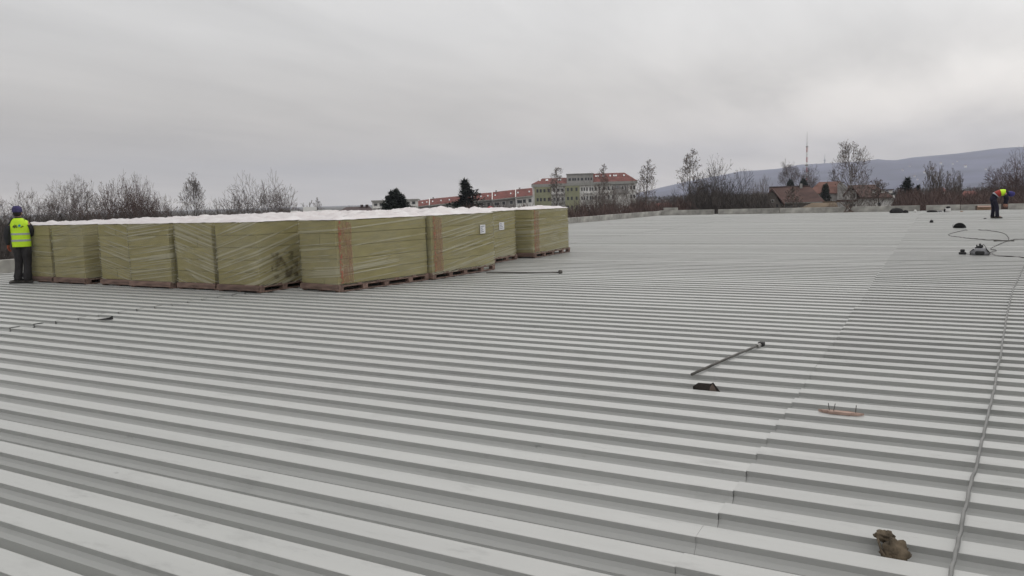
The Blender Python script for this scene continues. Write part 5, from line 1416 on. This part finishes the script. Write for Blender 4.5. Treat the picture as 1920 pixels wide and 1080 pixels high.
# crumpled cloth in the groove at the bottom right
p = gnd(1668, 1040, -.03)
def crumple(c, rad, seed, amp=.25, u=26, w=18, fr=2.2):
    m = MB(); m.ell((0, 0, 0), 1, 1, 1, u, w); out = []
    for v in m.v:
        v = Vector(v); n = mnoise.noise(v * fr + Vector((seed, 0, 0))); k = abs(mnoise.noise(v * fr * 1.9 + Vector((0, seed, 0))))
        s = 1 + amp * n - amp * .9 * k
        out.append((c[0] + v.x * rad[0] * s, c[1] + v.y * rad[1] * s, c[2] + v.z * rad[2] * s))
    m.v = out; return m
t = thing('work_glove', 'crumpled brown work glove lying in a groove at the bottom right', 'glove', (p.x, p.y + .01, -.055), R(-18))
crumple((.018, -.005, .035), (.064, .062, .066), 3.3, .42).build('palm', M_RAG, t, True)
m = crumple((-.032, .028, .088), (.046, .034, .026), 6.1, .4); m.build('cuff', M_RAG, t, True)
for k in range(3):
    m = crumple((.022 + .020 * k, -.036 + .010 * k, .030 - .004 * k), (.015, .034, .020), 9 + k, .3, 12, 8); m.build('finger', M_RAG, t, True)
MB().tube([(-.045, -.02, .085), (-.015, -.058, .055), (.02, -.068, .02)], .006, 5).build('seam', M_RAG, t, True)

# little dark wedge near the left seam
p = gnd(198, 600, .0)
t = thing('metal_offcut', 'small dark pointed metal offcut near the left sheet joint', 'offcut', (p.x, p.y, .006), R(26))
MB().add([(-.13, 0, 0), (.07, -.03, 0), (.10, -.03, 0), (.10, .03, 0), (.07, .025, 0), (-.13, .0, .006), (.07, -.03, .03), (.10, -.03, .05), (.10, .03, .05), (.07, .025, .03)],
         [(4, 3, 2, 1, 0), (5, 6, 7, 8, 9), (0, 1, 6, 5), (1, 2, 7, 6), (2, 3, 8, 7), (3, 4, 9, 8), (4, 0, 5, 9)]).build('wedge', M_BLACK, t)

# tool bag with a power tool on top
p = gnd(1836.5, 478.5, 0.0); az = -math.atan2(p.x, p.y)
t = thing('tool_bag', 'grey open tool bag with a black power tool sticking out of it', 'tool bag', (p.x, p.y, .004), az)
MB().rings([((0, 0, 0), (.185, 0, 0), (0, .12, 0)), ((0, 0, .05), (.190, 0, 0), (0, .125, 0)), ((0, 0, .12), (.17, 0, 0), (0, .115, 0)), ((.01, 0, .165), (.115, 0, 0), (0, .09, 0))], 16).build('bag_body', M_GREYP, t, True)
MB().cbox(-.09, .10, -.135, -.10, .01, .10, .02).build('front_pocket', M_BLACK, t)
MB().tube([(-.19, -.05, .0), (-.195, -.07, .08), (-.12, -.08, .15)], .009, 6).build('strap', M_BLACKC, t, True)
MB().tube([(.19, -.05, .0), (.195, -.07, .08), (.13, -.08, .15)], .009, 6).build('strap', M_BLACKC, t, True)
dr = MB().tube([(-.09, -.03, .155), (.02, 0, .20), (.06, .01, .215)], [.028, .042, .035], 10).build('power_tool', M_BLACK, t, True)
MB().tube([(.01, 0, .20), (.0, -.01, .27)], [.026, .020], 8).build('grip', M_BLACK, dr, True)
MB().tube([(-.055, -.02, .18), (-.065, -.025, .245)], .015, 8).build('side_handle', M_BLACK, dr, True)
MB().tube([(.04, .01, .21), (.075, .0, .25), (.12, -.03, .19), (.16, -.07, .10), (.22, -.10, .02)], .008, 6).build('tool_lead', M_CABLED, t, True)
p = gnd(1804.5, 477.5); t = thing('battery_charger', 'small black stepped box left of the grey tool bag', 'charger', (p.x, p.y, .004), az)
MB().cbox(-.078, .078, -.06, .06, 0, .062, .012).build('base_box', M_BLACK, t)
MB().cbox(-.048, .048, -.04, .04, .0625, .125, .010).build('battery', M_BLACK, t)
MB().tube([(.07, 0, .02), (.12, -.01, .01), (.17, 0, .008)], .006, 5).build('lead', M_CABLED, t, True)
# round black bag with a hoop
p = gnd(1799, 428, 0); az = -math.atan2(p.x, p.y)
t = thing('cable_coil', 'upright half-round coil of black cable above the looped cable', 'coil', (p.x, p.y, .004), az)
for k in range(5):
    r_ = .20 - .026 * k
    MB().tube([(r_ * math.cos(a) * 1.08, .02 * k - .04, max(.012, r_ * math.sin(a))) for a in [math.pi * q / 14 for q in range(15)]], .017, 6).build('cable_turn', M_BLACK, t, True)
MB().tube([(-.21 - .03 * math.sin(math.pi * q / 8), -.06, .02 + .15 * q / 8) for q in range(9)], .008, 5).build('loose_end', M_GREYP, t, True)
MB().rings([((0, .05, .0), (.17, 0, 0), (0, .03, 0)), ((0, .05, .10), (.15, 0, 0), (0, .028, 0)), ((0, .05, .155), (.07, 0, 0), (0, .02, 0))], 12).build('core', M_BLACKC, t, True)
def heap(name, label, cat, px, py, w, h, m, seed, group=None, d=None, parts=None):
    p = gnd(px, py, 0.0); az = -math.atan2(p.x, p.y)
    t = thing(name, label, cat, (p.x, p.y, .0), az, group)
    return t
def lump(name, px, py, w, h, m, seed, label, cat, extra=None):
    p = gnd(px, py, 0.0); s = (RW.transposed() @ (p - Vector((0, 0, CAM_H)))).z / F_PX
    W = w * s / 2; Hh = h * s
    t = thing(name, label, cat, (p.x, p.y, .0), -math.atan2(p.x, p.y))
    b_ = crumple((0, 0, Hh * .32), (W, W * .7, Hh * .72), seed, .3, 18, 12)
    b_.v = [(x, y, max(.004, z)) for x, y, z in b_.v]
    b_.build('folds', m, t, True)
    if extra: extra(t, W, Hh)
    return t
lump('tool_lump', 1746.5, 417.5, 7, 5, M_BLACK, 2.2, 'tiny black tool lying alone left of the cable coil', 'tool',
     lambda t, W, H_: MB().tube([(-W * .2, 0, H_ * .6), (W * .1, 0, H_ * 1.05)], .02, 6).build('grip', M_BLACK, t, True))
def bagx(t, W, H_):
    b2 = crumple((W * 1.25, -.02, H_ * .2), (W * .45, W * .4, H_ * .42), 8.8, .3, 14, 10); b2.v = [(x, y, max(.004, z)) for x, y, z in b2.v]; b2.build('side_pouch', M_BLACKC, t, True)
    MB().tube([(-W * .5, -.05, H_ * .7), (-W * .1, -.08, H_ * 1.08), (W * .3, -.05, H_ * .8)], .02, 6).build('handle', M_BLACK, t, True)
lump('duffel_bag', 1681, 399.5, 24, 9, M_BLACKC, 4.4, 'black duffel bag slumped near the far parapet before the white house', 'bag', bagx)
lump('plastic_sheet', 1716, 398.2, 5, 5, M_WPAINT, 5.5, 'small white scrap of plastic near the first gap right of the duffel bag', 'plastic scrap')
lump('coat', 1747, 398.0, 19, 4, M_BLACKC, 6.6, 'flat black coat spread on the deck near the far parapet', 'coat')
lump('plastic_sheet', 1763, 397.5, 7, 3, M_GREYP, 7.7, 'small grey scrap of plastic between the black coat and the rucksack', 'plastic scrap')
def sack(t, W, H_):
    b2 = crumple((-W * 1.0, -.03, H_ * .33), (W * .42, W * .4, H_ * .36), 3.8, .25, 14, 10); b2.v = [(x, y, max(.004, z)) for x, y, z in b2.v]; b2.build('boot', M_BLACKC, t, True)
    crumple((W * .1, -.04, H_ * .92), (W * .8, W * .55, H_ * .22), 5.8, .3, 14, 10).build('flap', M_BLACKC, t, True)
lump('rucksack', 1777, 397.6, 10, 9.5, M_WPAINT, 9.9, 'white rucksack with a black flap standing by the far parapet', 'bag', sack)
lump('paper_scrap', 1803, 397.0, 6, 1.6, M_CRATE, 1.9, 'small beige paper scrap right of the rucksack', 'paper')
lump('tool_lump', 1847, 410.5, 5, 1.8, M_BLACK, 7.2, 'small dark scrap on the deck by the bending worker', 'scrap')
# crate leaning at the parapet, and timber clutter in the gap
p = far_pt(1846); t = thing('cardboard_box', 'flattened brown cardboard box against the parapet beside the bending worker', 'box', (p.x, p.y - .28, .004), math.atan2(CD.y, CD.x))
MB().box(-.46, .40, 0, .22, 0, .30).build('box_body', M_CRATE, t)
MB().add([(-.46, -.01, .30), (.40, -.01, .30), (.36, -.12, .20), (-.42, -.12, .20), (-.46, -.004, .306), (.40, -.004, .306), (.36, -.116, .206), (-.42, -.116, .206)], [(0, 1, 2, 3), (7, 6, 5, 4), (0, 4, 5, 1), (1, 5, 6, 2), (2, 6, 7, 3), (3, 7, 4, 0)]).build('flap', M_BOARD, t)
MB().box(-.56, -.462, .02, .20, 0, .31).build('end_flap', M_SCRAPB, t)
p = far_pt(1590); t = thing('timber_props', 'tangle of dark timber props in the gap of the far parapet', 'timber', (p.x, p.y - .1, 0), math.atan2(CD.y, CD.x))
for (a, b_) in (((-.55, .1, .75), (.35, -.05, .02)), ((-.25, .0, .02), (.1, .15, .62)), ((.2, .05, .02), (-.12, .1, .55)), ((-.3, -.1, .03), (.4, -.1, .06)), ((-.05, .12, .02), (.28, .02, .42))):
    MB().tube([a, b_], .035, 4).build('prop', M_SCRAPB, t)
# red bundle behind the last stacks
p = at(919, 387, 45); 
t = thing('tarp_bundle', 'red tarpaulin bundle showing just above the white stack tops', 'tarpaulin', (p.x, p.y, GZ), 0)
b_ = crumple((0, 0, p.z - GZ - .25), (.22, .3, .26), 2.5, .25, 16, 12); b_.build('bundle', M_TARP, t, True)
MB().tube([(0, 0, 0), (0, 0, p.z - GZ - .3)], .12, 6).build('post', M_SCRAPB, t)

# ---------------------------------------------------------------- haze
HZ = MB().box(-E - 60, E + 60, -2560, E + 960, GZ - 1.0, 420.0)
hm_ = bpy.data.materials.new('haze'); hm_.use_nodes = True
ht = hm_.node_tree; ht.nodes.clear()
pv = ht.nodes.new('ShaderNodeVolumePrincipled'); pv.inputs['Color'].default_value = (0.80, 0.84, 0.96, 1); pv.inputs['Density'].default_value = 0.00016; pv.inputs['Anisotropy'].default_value = 0.2
oo = ht.nodes.new('ShaderNodeOutputMaterial'); ht.links.new(pv.outputs[0], oo.inputs['Volume'])
tag(HZ.build('haze', hm_), kind='stuff')
